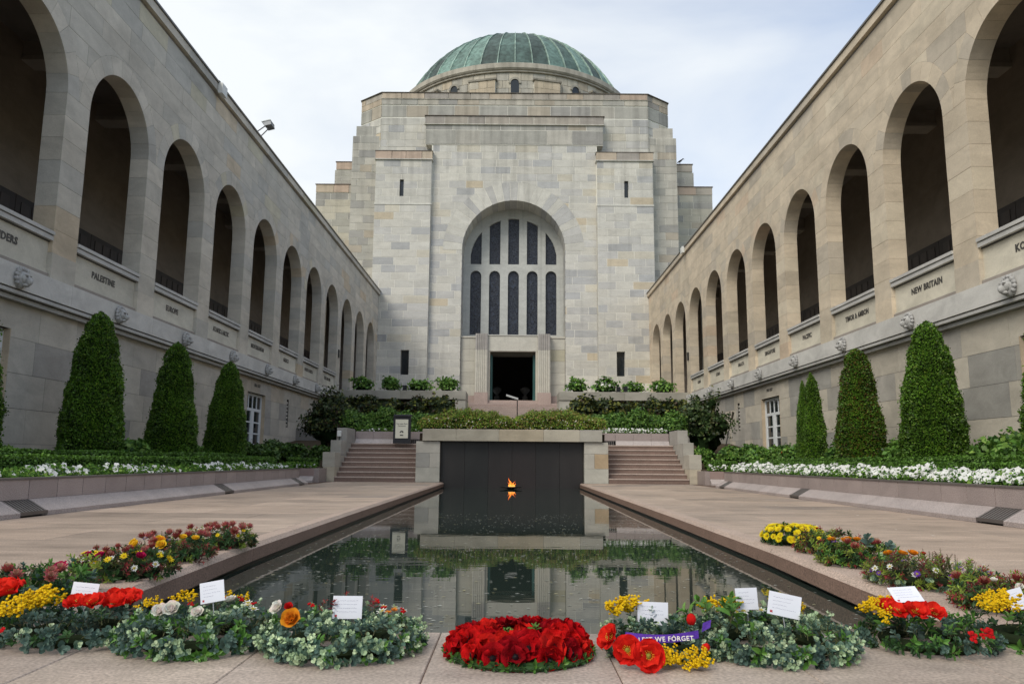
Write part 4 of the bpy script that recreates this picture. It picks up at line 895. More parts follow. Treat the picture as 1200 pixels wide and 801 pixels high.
# ------------------------------------------------------------------ plants of the beds
ORD = ['nearest']+[q+' nearest' for q in 'second third fourth fifth sixth seventh eighth ninth tenth eleventh twelfth thirteenth fourteenth fifteenth sixteenth seventeenth eighteenth nineteenth twentieth'.split()]+['far one', 'farther one', 'farthest']
pf = [(0, .54), (.15, .60), (.32, .56), (.5, .515), (.68, .43), (.82, .345), (.92, .24), (.97, .15), (1, .03)]
CG = [(5, (.072, .165, .012)), (3, (.11, .225, .018)), (2.5, (.030, .062, .008)), (.9, (.17, .26, .03))]
cypress_meshes('a', pf, 2.95, 34000, CG, np.random.default_rng(1))
cypress_meshes('b', [(0, .52), (.1, .58), (.3, .555), (.55, .46), (.75, .365), (.9, .25), (.97, .14), (1, .03)], 2.95, 31000, CG, np.random.default_rng(2))
cypress_meshes('rust', [(0, .47), (.1, .55), (.35, .50), (.6, .41), (.8, .32), (.93, .22), (.98, .12), (1, .03)], 2.8, 28000, CG+[(2.2, (.12, .085, .015)), (.8, (.10, .045, .012))], np.random.default_rng(3))
cypress_meshes('thin', [(0, .34), (.15, .43), (.4, .38), (.7, .27), (.9, .16), (1, .02)], 2.55, 17000, CG, np.random.default_rng(4))
cypress('a', -7.9, 14.75, .40, 'tallest clipped conical conifer at the left, third nearest the left edge', .3, (.92, .92, 1.02))
cypress('b', -7.9, 18.25, .40, 'middle clipped conifer of the left bed between two taller cones', 1.9, (.95, .95, 1.0))
cypress('a', -7.9, 21.7, .40, 'clipped conifer on the left beside the white glazed fire exit door', 3.1, (.92, .92, .99))
cypress('b', -7.95, 11.2, .40, 'clipped conifer cut off by the left edge of the view', 4.0)
cypress('a', 7.9, 14.75, .40, 'largest clipped conical conifer in front of the right wall', 2.2, (.96, .96, 1.0))
cypress('rust', 7.9, 17.85, .40, 'clipped conifer on the right with a rusty brown tinged top', 1.0, (1, 1, 1.02))
cypress('b', 7.95, 11.2, .40, 'clipped conifer just beyond the right edge of the view', 5.0)
t2 = cypress('thin', 8.05, 21.0, .40, 'small twin pointed conifer nearest the white door on the right', .5, (.80, .80, 1.04))
cm, lm = CYP['thin']; c2 = link('crown', lm, t2, (7.84, 21.1, .38), (0, 0, 2), (.52, .52, .97)); link('inner_twigs', cm, c2, (7.84, 21.1, .38))
for sg in (-1, 1):
    sd_ = 'left' if sg < 0 else 'right'; X2 = lambda a, b: (min(sg*a, sg*b), max(sg*a, sg*b))
    hedge('box_hedge', 'long low clipped hedge right behind the white flowers on the %s' % sd_, *X2(6.15, 6.62), 5.5, 20.7, .34, .665, 46000, .036, BOX, 'clipped hedges of the side beds', wav=.02)
    hedge('box_hedge', 'second clipped hedge at the feet of the conifers on the %s' % sd_, *X2(7.0, 7.42), 5.5, 20.7, .34, .755, 34000, .038, BOX, 'clipped hedges of the side beds', wav=.03)
    hedge('box_hedge', 'short clipped hedge in the %s corner bed by the steps' % sd_, *X2(6.95, 8.0), 21.3, 23.2, .34, .70, 6000, .04, BOX, 'clipped hedges of the side beds', wav=.03)
    hedge('box_hedge', 'little clipped hedge beside the %s cheek wall' % sd_, *X2(5.9, 6.7), 23.5, 24.3, .30, .68, 2600, .04, BOX, 'clipped hedges of the side beds', wav=.03)
    # leafy bedding plants against the wall
    R_ = np.random.default_rng(60+sg); k = 0
    for y in np.arange(9.5, 24, .62):
        if R_.random() < (.25 if sg > 0 else .42): continue
        hgt = R_.uniform(.22, .36) if sg > 0 else R_.uniform(.14, .26)
        bush('leafy_plant', '%s bright green leafy bedding plant along the foot of the %s wall' % (ORD[k], sd_), 'plant', sg*(8.3+R_.uniform(-.25, .35)), y, .40, .36, .40, hgt+.08, 650, .10, LUSH, 'leafy plants against the %s cloister wall' % sd_, .3, (3, (.55, .04, .012), .035) if R_.random() < .5 else None); k += 1
    # flowers and their leaves
    nF, nL = (2500, 12000) if sg > 0 else (560, 9000)
    y = R_.uniform(5.5, 20.8, nF*3); cl = np.array([noise.noise(Vector((yy*1.1, sg*3.3, 0)))+.5*noise.noise(Vector((yy*3.1, sg, 2))) for yy in y]); thr = -.75 if sg > 0 else -.12
    y = y[cl > thr][:nF]; n = len(y); u = R_.uniform(0, 1, n); hz = np.array([noise.noise(Vector((yy*2.1, 5, sg))) for yy in y])
    P = np.stack([sg*(5.72+.42*u), y, .43+((.17+.12*hz if sg > 0 else .11+.08*hz)*np.sin(u*2.2+.35))*R_.uniform(.25, 1.1, n)], 1)
    d = unit(np.stack([-sg*R_.uniform(.2, 1.1, n), R_.normal(-.45, .5, n), R_.uniform(.3, 1.1, n)], 1))
    V, Fq, C = discs(P, d, .036, (.84, .84, .82), R_)
    y = R_.uniform(5.5, 20.8, nL); u = R_.uniform(0, 1, nL); hz = np.array([noise.noise(Vector((yy*2.1, 5, sg))) for yy in y])
    Pl = np.stack([sg*(5.70+.46*u), y, .40+(.19+.12*hz if sg > 0 else .13+.08*hz)*np.sin(u*2.2+.35)*R_.uniform(.2, 1.05, nL)], 1)
    Nl = unit(np.stack([-sg*R_.uniform(0, 1, nL), R_.normal(0, .4, nL), R_.uniform(.4, 1, nL)], 1))
    V2, F2_, C2 = leaves(Pl, Nl, np.full(nL, .045), colmix(nL, LUSH, .2, R_), .4, .4, R_)
    tag(npobj('white_petunias', np.concatenate([V, V2]), np.concatenate([Fq, F2_+len(V)]), np.concatenate([C, C2]), M['petal']), '%s row of white flowers along the %s planter edge' % ('dense frothy' if sg > 0 else 'sparse broken', sd_), 'flowers', kind='stuff')
    # flowers on the landing planter and the small corner
    for (xa, xb, yy, z0, nf, nm, cnt) in ((2.98, 5.35, 27.2, 1.62, 260 if sg > 0 else 45, 'landing planter above the %s steps' % sd_, 2200), (5.8, 6.7, 23.2, .42, 60 if sg > 0 else 26, 'little corner planter by the %s cheek wall' % sd_, 900)):
        P = np.stack([sg*R_.uniform(xa, xb, nf), yy+R_.uniform(-.12, .15, nf), z0+R_.uniform(.02, .17 if sg > 0 else .10, nf)], 1); d = unit(np.stack([R_.normal(0, .4, nf), -R_.uniform(.3, 1, nf), R_.uniform(.2, 1, nf)], 1))
        V, Fq, C = discs(P, d, .034, (.84, .84, .82), R_)
        P = np.stack([sg*R_.uniform(xa, xb, cnt), yy+R_.uniform(-.1, .3, cnt), z0+R_.uniform(-.03, .14, cnt)], 1); V2, F2_, C2 = leaves(P, unit(R_.normal(size=(cnt, 3))+[0, -.6, .9]), np.full(cnt, .055), colmix(cnt, LUSH, .2, R_), .4, .4, R_)
        tag(npobj('white_petunias', np.concatenate([V, V2]), np.concatenate([Fq, F2_+len(V)]), np.concatenate([C, C2]), M['petal']), 'white flowers and leaves in the '+nm, 'flowers', kind='stuff')
    # bright bushes behind the landing planter
    for i, x in enumerate((3.25, 3.85, 4.5, 5.1, 5.75)):
        bush('green_bush', 'bright green bush, %s from the centre, behind the %s landing planter' % (('first', 'second', 'third', 'fourth', 'fifth')[i], sd_), 'bush', sg*x, 28.0+.25*(i % 2), 1.5, .42, .5, .40+.06*((i*7) % 3), 2300, .075, LUSH, 'bright bushes behind the landing planters')
    # dark shrubs in front of the terrace recess
    for i, x in enumerate((3.6, 4.7, 5.9, 7.1, 8.3) if sg > 0 else (3.7, 4.8, 6.3, 7.4, 8.5)):
        bush('dark_shrub', 'dark glossy shrub, %s from the centre, under the %s terrace edge' % (('first', 'second', 'third', 'fourth', 'fifth')[i], sd_), 'shrub', sg*x, 39.6+.3*(i % 2), 2.45, .66, .55, .57+.12*((i*5+2) % 3)/2, 1500, .17, DARK+[(1.5, (.17, .18, .03))], 'dark shrubs under the terrace edge', .6)
    for i, x in enumerate((4.0, 5.6, 7.2)):
        bush('green_bush', 'low green bush, %s from the centre, on the %s garden slope' % (('first', 'second', 'third')[i], sd_), 'bush', sg*x, 34.8, 1.9, .9, .6, .42, 1800, .10, GREEN, 'low bushes on the garden slope')
    # round shrub in the corner
    bush('round_tree', 'dark dense round tree beside the left steps' if sg < 0 else 'open olive green round tree beside the right steps', 'tree', sg*(6.55 if sg < 0 else 6.95), 28.2, .85, .70 if sg < 0 else .68, .72, .88, 6000 if sg < 0 else 2700, .105, DARK if sg < 0 else [(4, (.04, .075, .02)), (2, (.075, .11, .03)), (2, (.025, .045, .015)), (1, (.10, .10, .04))], None, .6 if sg < 0 else .95, trunk=.35)
    for i, (x, y_, s_) in enumerate(((6.3, 26.2, .36), (7.1, 25.4, .4), (7.9, 25.9, .45), (8.5, 24.8, .42), (7.5, 24.2, .3), (8.7, 27.4, .4))):
        bush('leafy_plant', 'leafy plant %s in the %s corner garden below the round tree' % (('by the cheek wall', 'in the front middle', 'in the middle', 'near the wall', 'behind the hedge', 'at the back')[i], sd_), 'plant', sg*x, y_, .55, s_*1.1, s_, s_*.75, 1300, .10, LUSH if sg > 0 else GREEN, 'leafy plants of the corner gardens', .35, (2, (.5, .05, .02), .04) if i in (2,) else None)
    # shrubs in the terrace troughs
    WH = (18, (.85, .85, .82), .07)
    for i, x in enumerate((3.45, 4.98, 6.5, 8.05)):
        bush('potted_shrub', 'small light green %sshrub, %s from the centre, on the %s terrace edge' % ('white flowering ' if sg > 0 and i else '', ('first', 'second', 'third', 'fourth')[i], sd_), 'shrub', sg*x, 41.75, 4.27, .42+.07*((i*3) % 2), .38, .28+.07*((i+sg) % 3)/2, 620, .15, LUSH, 'small shrubs along the terrace edge', .9, (WH if i in (1, 2) else (6, (.85, .85, .82), .06)) if sg > 0 else ((3, (.85, .85, .82), .06) if i == 3 else None))
# hedge on the pool wall: two lumpy mounds
for sg in (-1, 1):
    R_ = np.random.default_rng(80+sg); t = thing('flowering_hedge', (sg*1.35, 24.9, 1.55), 'bushy reddish green mound hedge spilling over the %s half of the pool wall' % ('left' if sg < 0 else 'right'), 'hedge', 'mound hedges on the pool wall')
    VV, FF, CC, b = [], [], [], 0; core = MB()
    for k in range(7):
        x = sg*(.30+.375*k) if True else 0; hz = .20+.24*sin(pi*(k+.8)/7.4)+.02*sin(k*2.1)
        pal = [(4, (.15, .27, .03)), (3, (.26, .34, .045)), (1.5, (.32, .26, .07)), (1, (.28, .14, .06)), (1.2, (.06, .11, .02))]
        V, Fq, C = blob((x, 24.62, 1.64+hz*.36), (.36, .62, hz), 2600, .045, pal, R_, .22, .5); VV.append(V); FF.append(Fq+b); CC.append(C); b += len(V)
        blobcore((x, 24.62, 1.64+hz*.36), (.33, .60, hz), (.03, .05, .015), .22, .85, 12) ; core.V, core.F, core.C = (lambda m2: (core.V+m2.V, core.F+[tuple(i+len(core.V) for i in f) for f in m2.F], core.C+m2.C))(blobcore((x, 24.62, 1.64+hz*.36), (.33, .60, hz), (.03, .05, .015), .22, .85, 12))
    f = npobj('foliage', np.concatenate(VV), np.concatenate(FF), np.concatenate(CC), M['leaf'], t); core.build('inner_twigs', M['core'], f)
    n = 60; P = np.stack([sg*R_.uniform(.1, 2.7, n), R_.uniform(24.02, 24.2, n), R_.uniform(1.62, 1.95, n)], 1); V, Fq, C = discs(P, unit(np.stack([R_.normal(0, .4, n), -np.ones(n), R_.uniform(0, 1, n)], 1)), .020, (.75, .68, .62), R_); npobj('blossoms', V, Fq, C, M['petal'], t, kind='stuff')

# ------------------------------------------------------------------ small fixtures
t = thing('information_sign', (-3.66, 26.1, 1.2), 'black framed standing sign with cream panel at the top of the left steps', 'sign')
MB().box(-3.95, -3.37, 26.08, 26.16, 1.2, 2.10, (.012, .012, .018)).build('frame', M['plain'], t)
MB().box(-3.93, -3.35, 26.0, 26.2, 2.10, 2.15, (.03, .03, .045)).build('hood', M['plain'], t)
pn = MB().box(-3.875, -3.455, 26.068, 26.079, 1.37, 1.99, (.76, .74, .62)).build('panel', M['paper'], t)
text_part('lettering', 'The Last Post', .062, (-3.665, 26.062, 1.845), (1, 0, 0), (0, -1, 0), M['plain'], pn, (.10, .10, .10), .01, .001); text_part('lettering', 'Ceremony', .055, (-3.665, 26.062, 1.775), (1, 0, 0), (0, -1, 0), M['plain'], pn, (.10, .10, .10), .01, .001)
m_ = MB(); ar = halfdisc(-3.665, 1.555, .062, 10); ai = halfdisc(-3.665, 1.555, .028, 10)
for k in range(10): m_.add([(ar[k][0], 26.060, ar[k][1]), (ar[k+1][0], 26.060, ar[k+1][1]), (ai[k+1][0], 26.060, ai[k+1][1]), (ai[k][0], 26.060, ai[k][1])], [(0, 1, 2, 3)], (.04, .04, .04))
m_.box(-3.715, -3.615, 26.058, 26.064, 1.455, 1.485, (.05, .05, .05)).build('emblem', M['plain'], pn)
t = thing('lectern', (.17, 27.4, 1.19), 'slim dark stand with a slanted plate behind the pool wall hedge', 'lectern')
MB().tube((.17, 27.4, 1.19), (.17, 27.4, 2.80), .018, .015, (.02, .02, .02)).build('pole', M['metal'], t)
MB().prism([(-.22, 27.3, 2.93), (.20, 27.3, 2.80), (.20, 27.3, 2.76), (-.22, 27.3, 2.89)], (0, .25, .05), (.42, .42, .41)).build('plate', M['plain'], t)
MB().lathe([(.001, 1.19), (.16, 1.19), (.15, 1.22), (.001, 1.23)], (.02, .02, .02), .17, 27.4, 14).build('foot', M['metal'], t)
t = thing('flame_bowl', (0, 23.3, -.15), 'round dark bowl with a burning gas flame standing in the far end of the pool', 'flame')
MB().lathe([(.02, -.9), (.05, -.2), (.10, -.14), (.31, -.105), (.33, -.085), (.31, -.08), (.12, -.10), (.001, -.10)], (.03, .03, .03), -.03, 23.3, 24).build('bowl', M['bronze'], t, smooth=True)
m_ = MB(); R_ = random.Random(4)
for (x, y, hh, wd, lx) in ((-.03, 23.3, .25, .036, -.06), (.03, 23.28, .16, .030, .05), (-.07, 23.3, .13, .035, -.03), (.07, 23.32, .10, .03, .03), (0, 23.25, .11, .045, 0)):
    V = []; n = 8; K = 7
    for k in range(K+1):
        f_ = k/K; rr = wd*(sin(pi*min(1, f_*.9+.15))**.8)*(1-f_*.72)+.003; cx_ = x+lx*f_*f_+.025*sin(f_*7+x*30)*f_
        for i in range(n): V.append((cx_+rr*cos(2*pi*i/n), y+rr*.7*sin(2*pi*i/n), -.09+hh*f_))
    for k in range(K): m_.add(V[k*n:(k+2)*n], [(i, (i+1) % n, n+(i+1) % n, n+i) for i in range(n)], ((1.0, .46, .10) if k < 2 else (1.0, .27, .035) if k < 5 else (.85, .14, .02)))
m_.build('flame_tongues', M['flame'], t, kind='stuff')
# floodlights and boxes on the cornices
t = thing('floodlight', (-9.25, 26.6, 12.16), 'grey floodlight on a bracket above the left cornice', 'floodlight')
MB().tube((-9.3, 26.45, 12.1), (-8.92, 26.6, 12.5), .02, .02, (.15, .15, .16)).build('bracket', M['metal'], t); MB().tube((-9.3, 26.9, 12.1), (-8.95, 26.9, 12.48), .02, .02, (.15, .15, .16)).build('bracket', M['metal'], t)
MB().prism([(-9.05, 26.5, 12.58), (-8.75, 26.5, 12.65), (-8.72, 26.5, 12.50), (-8.95, 26.5, 12.44)], (0, .45, .0), (.22, .23, .24)).build('lamp_housing', M['metal'], t)
MB().prism([(-9.08, 26.48, 12.60), (-8.76, 26.48, 12.68), (-8.74, 26.48, 12.655), (-9.06, 26.48, 12.575)], (0, .5, 0), (.62, .65, .64)).build('visor', M['plain'], t)
for (x, y, z, lb) in ((-9.08, 22.85, 11.97, 'square white box lamp on the left cornice'), (9.14, 41.1, 12.0, 'small white box lamp on the far right cornice')):
    sg = 1 if x > 0 else -1; t = thing('cornice_lamp', (x, y, z), lb, 'lamp', 'white box lamps on the cornices')
    MB().bevbox(x-.07, x+.07, y-.2, y+.2, z-.18, z+.16, (.66, .66, .63), .02).build('lamp_housing', M['plain'], t); MB().tube((x+sg*.02, y, z+.16), (x+sg*.14, y, z+.3), .03, .03, (.05, .05, .05)).build('bracket', M['metal'], t)
t = thing('garden_spotlight', (8.55, 31, 1.2), 'thin leaning black spotlight pole by the right cloister wall', 'lamp')
MB().tube((8.38, 31, 1.2), (8.66, 31, 2.42), .022, .018, (.03, .03, .03)).build('pole', M['metal'], t); MB().tube((8.62, 30.95, 2.36), (8.70, 31.05, 2.62), .08, .10, (.07, .06, .05), 10).build('lamp_head', M['metal'], t)
for k, (x, lb) in enumerate(((-5.72, 'small black floor lamp between shrubs on the left terrace edge'), (5.62, 'left one of the two small black lamps on the right terrace edge'), (6.0, 'right one of the two small black lamps on the right terrace edge'))):
    t = thing('floor_lamp', (x, 41.4, 4.27), lb, 'lamp', 'floor lamps on the terrace edge'); MB().bevbox(x-.10, x+.10, 41.3, 41.5, 4.32, 4.58, (.02, .02, .022), .02).build('lamp_housing', M['metal'], t); MB().box(x-.14, x+.14, 41.28, 41.5, 4.27, 4.318, (.03, .03, .03)).build('foot', M['metal'], t); MB().box(x-.07, x+.07, 41.292, 41.298, 4.36, 4.53, (.12, .13, .14)).build('lens', M['glass'], t)
t = thing('wall_lamp', (-5.62, 25.5, 1.5), 'small white lamp on the left cheek wall in front of the dark tree', 'lamp')
MB().bevbox(-5.66, -5.54, 25.44, 25.55, 1.40, 1.58, (.72, .72, .70), .015).build('lamp_housing', M['plain'], t); MB().tube((-5.6, 25.5, 1.28), (-5.6, 25.5, 1.4), .02, .02, (.05, .05, .05)).build('bracket', M['metal'], t)
# bird
t = thing('bird', (13.45, 60.6, 24.55), 'small black bird perched on the right stepped parapet', 'bird')
m_ = MB(); V = []; n = 8
axis = [(-.24, .12, .012), (-.16, .16, .05), (0, .24, .10), (.12, .32, .085), (.20, .40, .055), (.25, .45, .06), (.30, .45, .04), (.33, .44, .018), (.40, .42, .004)]
for i, (x, z, rr) in enumerate(axis):
    for j in range(n): V.append((13.45+x, 60.6+rr*cos(2*pi*j/n), 24.55+z+rr*sin(2*pi*j/n)))
m_.add(V, [(i*n+j, i*n+(j+1) % n, (i+1)*n+(j+1) % n, (i+1)*n+j) for i in range(len(axis)-1) for j in range(n)], (.012, .012, .014))
m_.tube((13.46, 60.56, 24.55), (13.46, 60.56, 24.72), .012, .012, (.02, .02, .02), 5).tube((13.46, 60.64, 24.55), (13.46, 60.64, 24.72), .012, .012, (.02, .02, .02), 5).build('body', M['petal'], t)

# ------------------------------------------------------------------ wreaths
def patch(mb, Lp, Wp, ang, cup, tilt, col, basec=None, ruf=.0, R_=rng, nu=4, nv=4, z0=0, shape=.6):
    """one curved petal leaving the centre in direction ang; local z up"""
    V = []; ph = R_.uniform(0, 6)
    for i in range(nu+1):
        u = i/nu
        wd = Wp*(sin(pi*min(u*.93+.05, 1))**shape if u < 1 else .45)
        for j in range(nv+1):
            v = 2*j/nv-1; x = Lp*(u*(1-.10*v*v*u)); y = wd*v; z = cup*(u**1.6)*Lp+.18*abs(v)**2*wd+ruf*Lp*(sin(v*4+ph+u*2)+.45*sin(v*9+ph*2)*u)*u
            x2 = x*cos(tilt)-z*sin(tilt); z2 = x*sin(tilt)+z*cos(tilt)+z0; V.append((x2*cos(ang)-y*sin(ang), x2*sin(ang)+y*cos(ang), z2))
    b = len(mb.V); mb.V += V; basec = basec or col
    for i in range(nu):
        f_ = (i+.5)/nu; c = tuple(basec[k]*(1-f_)**1.5+col[k]*(1-(1-f_)**1.5) for k in range(3))
        for j in range(nv): a = b+i*(nv+1)+j; mb.F.append((a, a+1, a+nv+2, a+nv+1)); mb.C.append(c)
def dot(mb, x, y, z, r, c, n=6):
    V = [(x, y, z+r)]+[(x+r*cos(2*pi*i/n), y+r*sin(2*pi*i/n), z) for i in range(n)]+[(x, y, z-r)]
    mb.add(V, [(0, 1+i, 1+(i+1) % n) for i in range(n)]+[(n+1, 1+(i+1) % n, 1+i) for i in range(n)], c)
T_ = {}
def tpl(key, mb, m, smooth=False): T_.setdefault(key, []).append(mesh_from(np.array(mb.V), mb.F, mb.C, m, key, smooth))
for s in range(5):           # small red poppy, dark centre
    R_ = random.Random(s); mb = MB(); red = [(.43, .003, .006), (.35, .003, .006), (.50, .006, .006), (.25, .002, .006), (.54, .012, .008)][s]
    for k in range(3): patch(mb, .044, .036, 2*pi*k/3+.3, .10, .12+.15*R_.random(), red, (.12, .004, .006), .16, R_, 5, 6, .0, .45)
    for k in range(3): patch(mb, .034, .028, 2*pi*k/3+1.3, .22, .50+.2*R_.random(), tuple(c*1.1 for c in red), (.10, .003, .006), .18, R_, 5, 6, .003, .45)
    tpl('poppy', mb, M['poppy'], True)
    mb = MB(); dot(mb, 0, 0, .011, .0095, (.006, .006, .008), 8)
    for k in range(12): a = k*pi/6; dot(mb, .013*cos(a), .013*sin(a), .010+.002*(k % 2), .0022, (.012, .010, .012), 4)
    tpl('poppy_centre', mb, M['plain'])
for s in range(2):           # large poppy with yellow centre
    R_ = random.Random(s+20); mb = MB()
    for k in range(4): patch(mb, .056, .046, 2*pi*k/4+.3, .12, .18+.12*R_.random(), (.74, .018, .012), (.35, .008, .006), .15, R_, 6, 8, .0, .4)
    for k in range(3): patch(mb, .045, .038, 2*pi*k/3+1.0, .22, .62, (.80, .03, .015), (.4, .01, .006), .17, R_, 6, 8, .003, .4)
    tpl('big_poppy', mb, M['petal'], True); mb = MB(); dot(mb, 0, 0, .012, .009, (.25, .30, .04), 8)
    for ring, nn, zz in ((.012, 12, .014), (.017, 16, .012), (.021, 20, .009)):
        for k in range(nn): a = 2*pi*k/nn; dot(mb, ring*cos(a), ring*sin(a), zz+R_.uniform(0, .004), .0022, (.70, .42, .03), 4)
    tpl('big_poppy_centre', mb, M['plain'])
def rose(key, col, seed, Lr=.03):
    R_ = random.Random(seed); mb = MB()
    for lay, (n_, sc, tl) in enumerate(((5, 1.0, .35), (5, .85, .75), (4, .65, 1.1), (3, .45, 1.35))):
        for k in range(n_): patch(mb, Lr*sc, Lr*.62*sc, 2*pi*(k+.5*(lay % 2))/n_+R_.uniform(-.1, .1), .25, tl, tuple(c*R_.uniform(.9, 1.1) for c in col), tuple(c*.6 for c in col), .06, R_, 4, 4, .001*lay, .45)
    tpl(key, mb, M['petal'], True)
rose('orange_rose', (.80, .30, .02), 1, .036); rose('white_rose', (.82, .80, .72), 2, .034); rose('magenta_rose', (.42, .01, .08), 3, .036); rose('yellow_rose', (.82, .52, .03), 4, .03); rose('red_rose', (.62, .012, .012), 5, .03)
def daisy(key, col, cc, seed, n_=18, Lr=.026):
    R_ = random.Random(seed); mb = MB()
    for k in range(n_): patch(mb, Lr*R_.uniform(.85, 1.05), .0042*Lr/.026, 2*pi*k/n_, .02, .12+.25*(k % 2), col, tuple(c*.8 for c in col), 0, R_, 2, 2, .001, .3)
    for q in range(10): a = q*2.4; rr = .0022*sqrt(q); dot(mb, rr*cos(a), rr*sin(a), .004, .0025, cc, 4)
    tpl(key, mb, M['petal'])
daisy('yellow_daisy', (.80, .60, .02), (.55, .32, .02), 1); daisy('white_daisy', (.82, .82, .78), (.6, .5, .1), 2, 12, .018); daisy('purple_daisy', (.14, .04, .36), (.5, .4, .1), 3, 16, .018); daisy('yellow_chrysanthemum', (.82, .66, .02), (.7, .5, .02), 4, 26, .017); daisy('orange_daisy', (.78, .25, .03), (.3, .12, .02), 5, 20, .026)
for s, pc in enumerate(((.40, .07, .08), (.48, .13, .14), (.30, .035, .05))):   # protea and pincushion cones
    R_ = random.Random(s+50); mb = MB()
    for lay, (n_, tl, l_) in enumerate(((9, .75, .042), (9, 1.0, .046), (7, 1.25, .046))):
        for k in range(n_): patch(mb, l_, .008, 2*pi*(k+.5*(lay % 2))/n_, -.12, tl, tuple(c*R_.uniform(.85, 1.2) for c in pc), (.25, .20, .08), 0, R_, 3, 2, 0, .5)
    for k in range(10): mb.tube((0, 0, .01), (.012*cos(k*2.4), .012*sin(k*2.4), .046), .0012, .002, (.50, .30, .20), 3)
    tpl('protea', mb, M['petal'])
for s in range(2):           # wattle spray of tiny yellow balls
    R_ = random.Random(s+60); mb = MB()
    for k in range(3):
        a = 2*pi*k/3+R_.random(); e = Vector((.035*cos(a), .035*sin(a), .045)); mb.tube((0, 0, 0), e, .0012, .0008, (.20, .26, .06), 3)
        for q in range(12): p = e*R_.uniform(.35, 1.1)+Vector((R_.gauss(0, .0075), R_.gauss(0, .0075), R_.gauss(0, .006))); dot(mb, p.x, p.y, p.z, R_.uniform(.0050, .0068), (.80, .54, .012) if R_.random() < .75 else (.68, .42, .01), 6)
    tpl('wattle', mb, M['petal'])
def leaf1(mb, p, d, nrm, l_, w_, c, rnd=False):
    p, d, nrm = Vector(p), Vector(d).normalized(), Vector(nrm); sd_ = d.cross(nrm).normalized(); up = sd_.cross(d)
    if rnd: pts = [(0, 0, 0), (.18, .36, .05), (.55, .50, .08), (.9, .28, .05), (1, 0, 0), (.9, -.28, .05), (.55, -.50, .08), (.18, -.36, .05)]
    else: pts = [(0, 0, 0), (.25, .40, .10), (.55, .50, .10), (.82, .25, .02), (1, 0, -.10), (.82, -.25, .02), (.55, -.50, .10), (.25, -.40, .10)]
    V = [p+d*(a*l_)+sd_*(b*w_)+up*(e*l_) for a, b, e in pts]; V.append(p+d*(.5*l_)-up*.02*l_)
    b0 = len(mb.V); mb.V += [tuple(v) for v in V]
    for f in ((0, 1, 2, 8), (8, 2, 3, 4), (0, 8, 6, 7), (8, 4, 5, 6)): mb.F.append(tuple(b0+i for i in f)); mb.C.append(tuple(x*(1.0 if f[1] < 5 else .88) for x in c))
def sprig(key, seed, npair, Ls, ll, ww, cols, tipc=None, rnd=False, spread=1.0, lean=.3, m='leaf'):
    R_ = random.Random(seed); mb = MB(); a0 = R_.uniform(0, 6); bend = Vector((lean*cos(a0), lean*sin(a0), 1)).normalized()
    mb.tube((0, 0, -.01), bend*Ls, .0022, .001, (.14, .14, .06), 4)
    for k in range(npair):
        f_ = (k+.7)/npair; p = bend*Ls*f_; a = k*pi/2+R_.uniform(-.3, .3)
        c = R_.choice(cols); kk = R_.uniform(.8, 1.2)
        if tipc and f_ > .7: c = tipc
        for q in (0, pi):
            d = Vector((cos(a+q)*spread, sin(a+q)*spread, .35+.5*f_)); sc = (1-.45*f_)*R_.uniform(.8, 1.15)
            leaf1(mb, p, d, Vector((0, 0, 1))+Vector((R_.uniform(-.3, .3), R_.uniform(-.3, .3), 0)), ll*sc, ww*sc, tuple(x*kk for x in c), rnd)
    leaf1(mb, bend*Ls, bend+Vector((.3, .1, 0)), Vector((1, 0, 0)), ll*.5, ww*.5, tipc or cols[0], rnd); tpl(key, mb, M[m])
GL = [(.20, .31, .21), (.13, .22, .155), (.27, .37, .23), (.08, .15, .11), (.34, .44, .26)]
for s in range(6): sprig('eucalyptus_sprig', s, 6, .068, .028, .026, GL, (.50, .60, .38) if s % 2 else (.36, .48, .28), True, 1, .45)
for s in range(4): sprig('blue_gum_sprig', 10+s, 4, .05, .040, .031, [(.09, .15, .12), (.13, .20, .16), (.06, .11, .09)], None, True)
for s in range(4): sprig('leafy_sprig', 20+s, 3, .04, .056, .026, [(.09, .22, .035), (.06, .15, .025), (.14, .29, .05)], None, False)
for s in range(4): sprig('dark_sprig', 30+s, 4, .045, .044, .022, [(.03, .08, .022), (.045, .11, .03), (.02, .055, .02)], None, False)
for s in range(3): sprig('heath_sprig', 40+s, 10, .07, .014, .006, [(.07, .10, .035), (.10, .13, .045), (.06, .07, .03)], (.16, .07, .05), False)
for s in range(3): sprig('red_sprig', 50+s, 6, .06, .034, .010, [(.22, .03, .035), (.14, .02, .03), (.10, .07, .03)], (.34, .05, .05), False)
for s in range(3): sprig('lime_sprig', 60+s, 5, .055, .040, .014, [(.26, .34, .05), (.18, .28, .04), (.32, .36, .07)], None, False)
mb = MB()
for k in range(7): dot(mb, .008*cos(k*2.4)*sqrt(k)*.6, .008*sin(k*2.4)*sqrt(k)*.6, .01+.004*(k % 3), .0058, (.55, .012, .015), 6)
tpl('berries', mb, M['petal'])
mb = MB(); mb.lathe([(.001, 0), (.012, .004), (.017, .018), (.014, .032), (.004, .040)], (.62, .012, .010), n=10); tpl('poppy_bud', mb, M['petal'], True)
def place(key, parent, p, d, rot, sc, R_, name=None, idx=None):
    ms = T_[key]; i = R_.randrange(len(ms)) if idx is None else idx; q = Vector(d).to_track_quat('Z', 'Y').to_euler()
    m3 = Vector(d).normalized().to_track_quat('Z', 'Y').to_matrix() @ Matrix.Rotation(rot, 3, 'Z')
    o = link(name or key, ms[i], parent, p, m3.to_euler(), sc)
    if key+'_centre' in T_:
        c = bpy.data.objects.new('flower_centre', T_[key+'_centre'][i]); COL.objects.link(c); c.parent = o
    return o
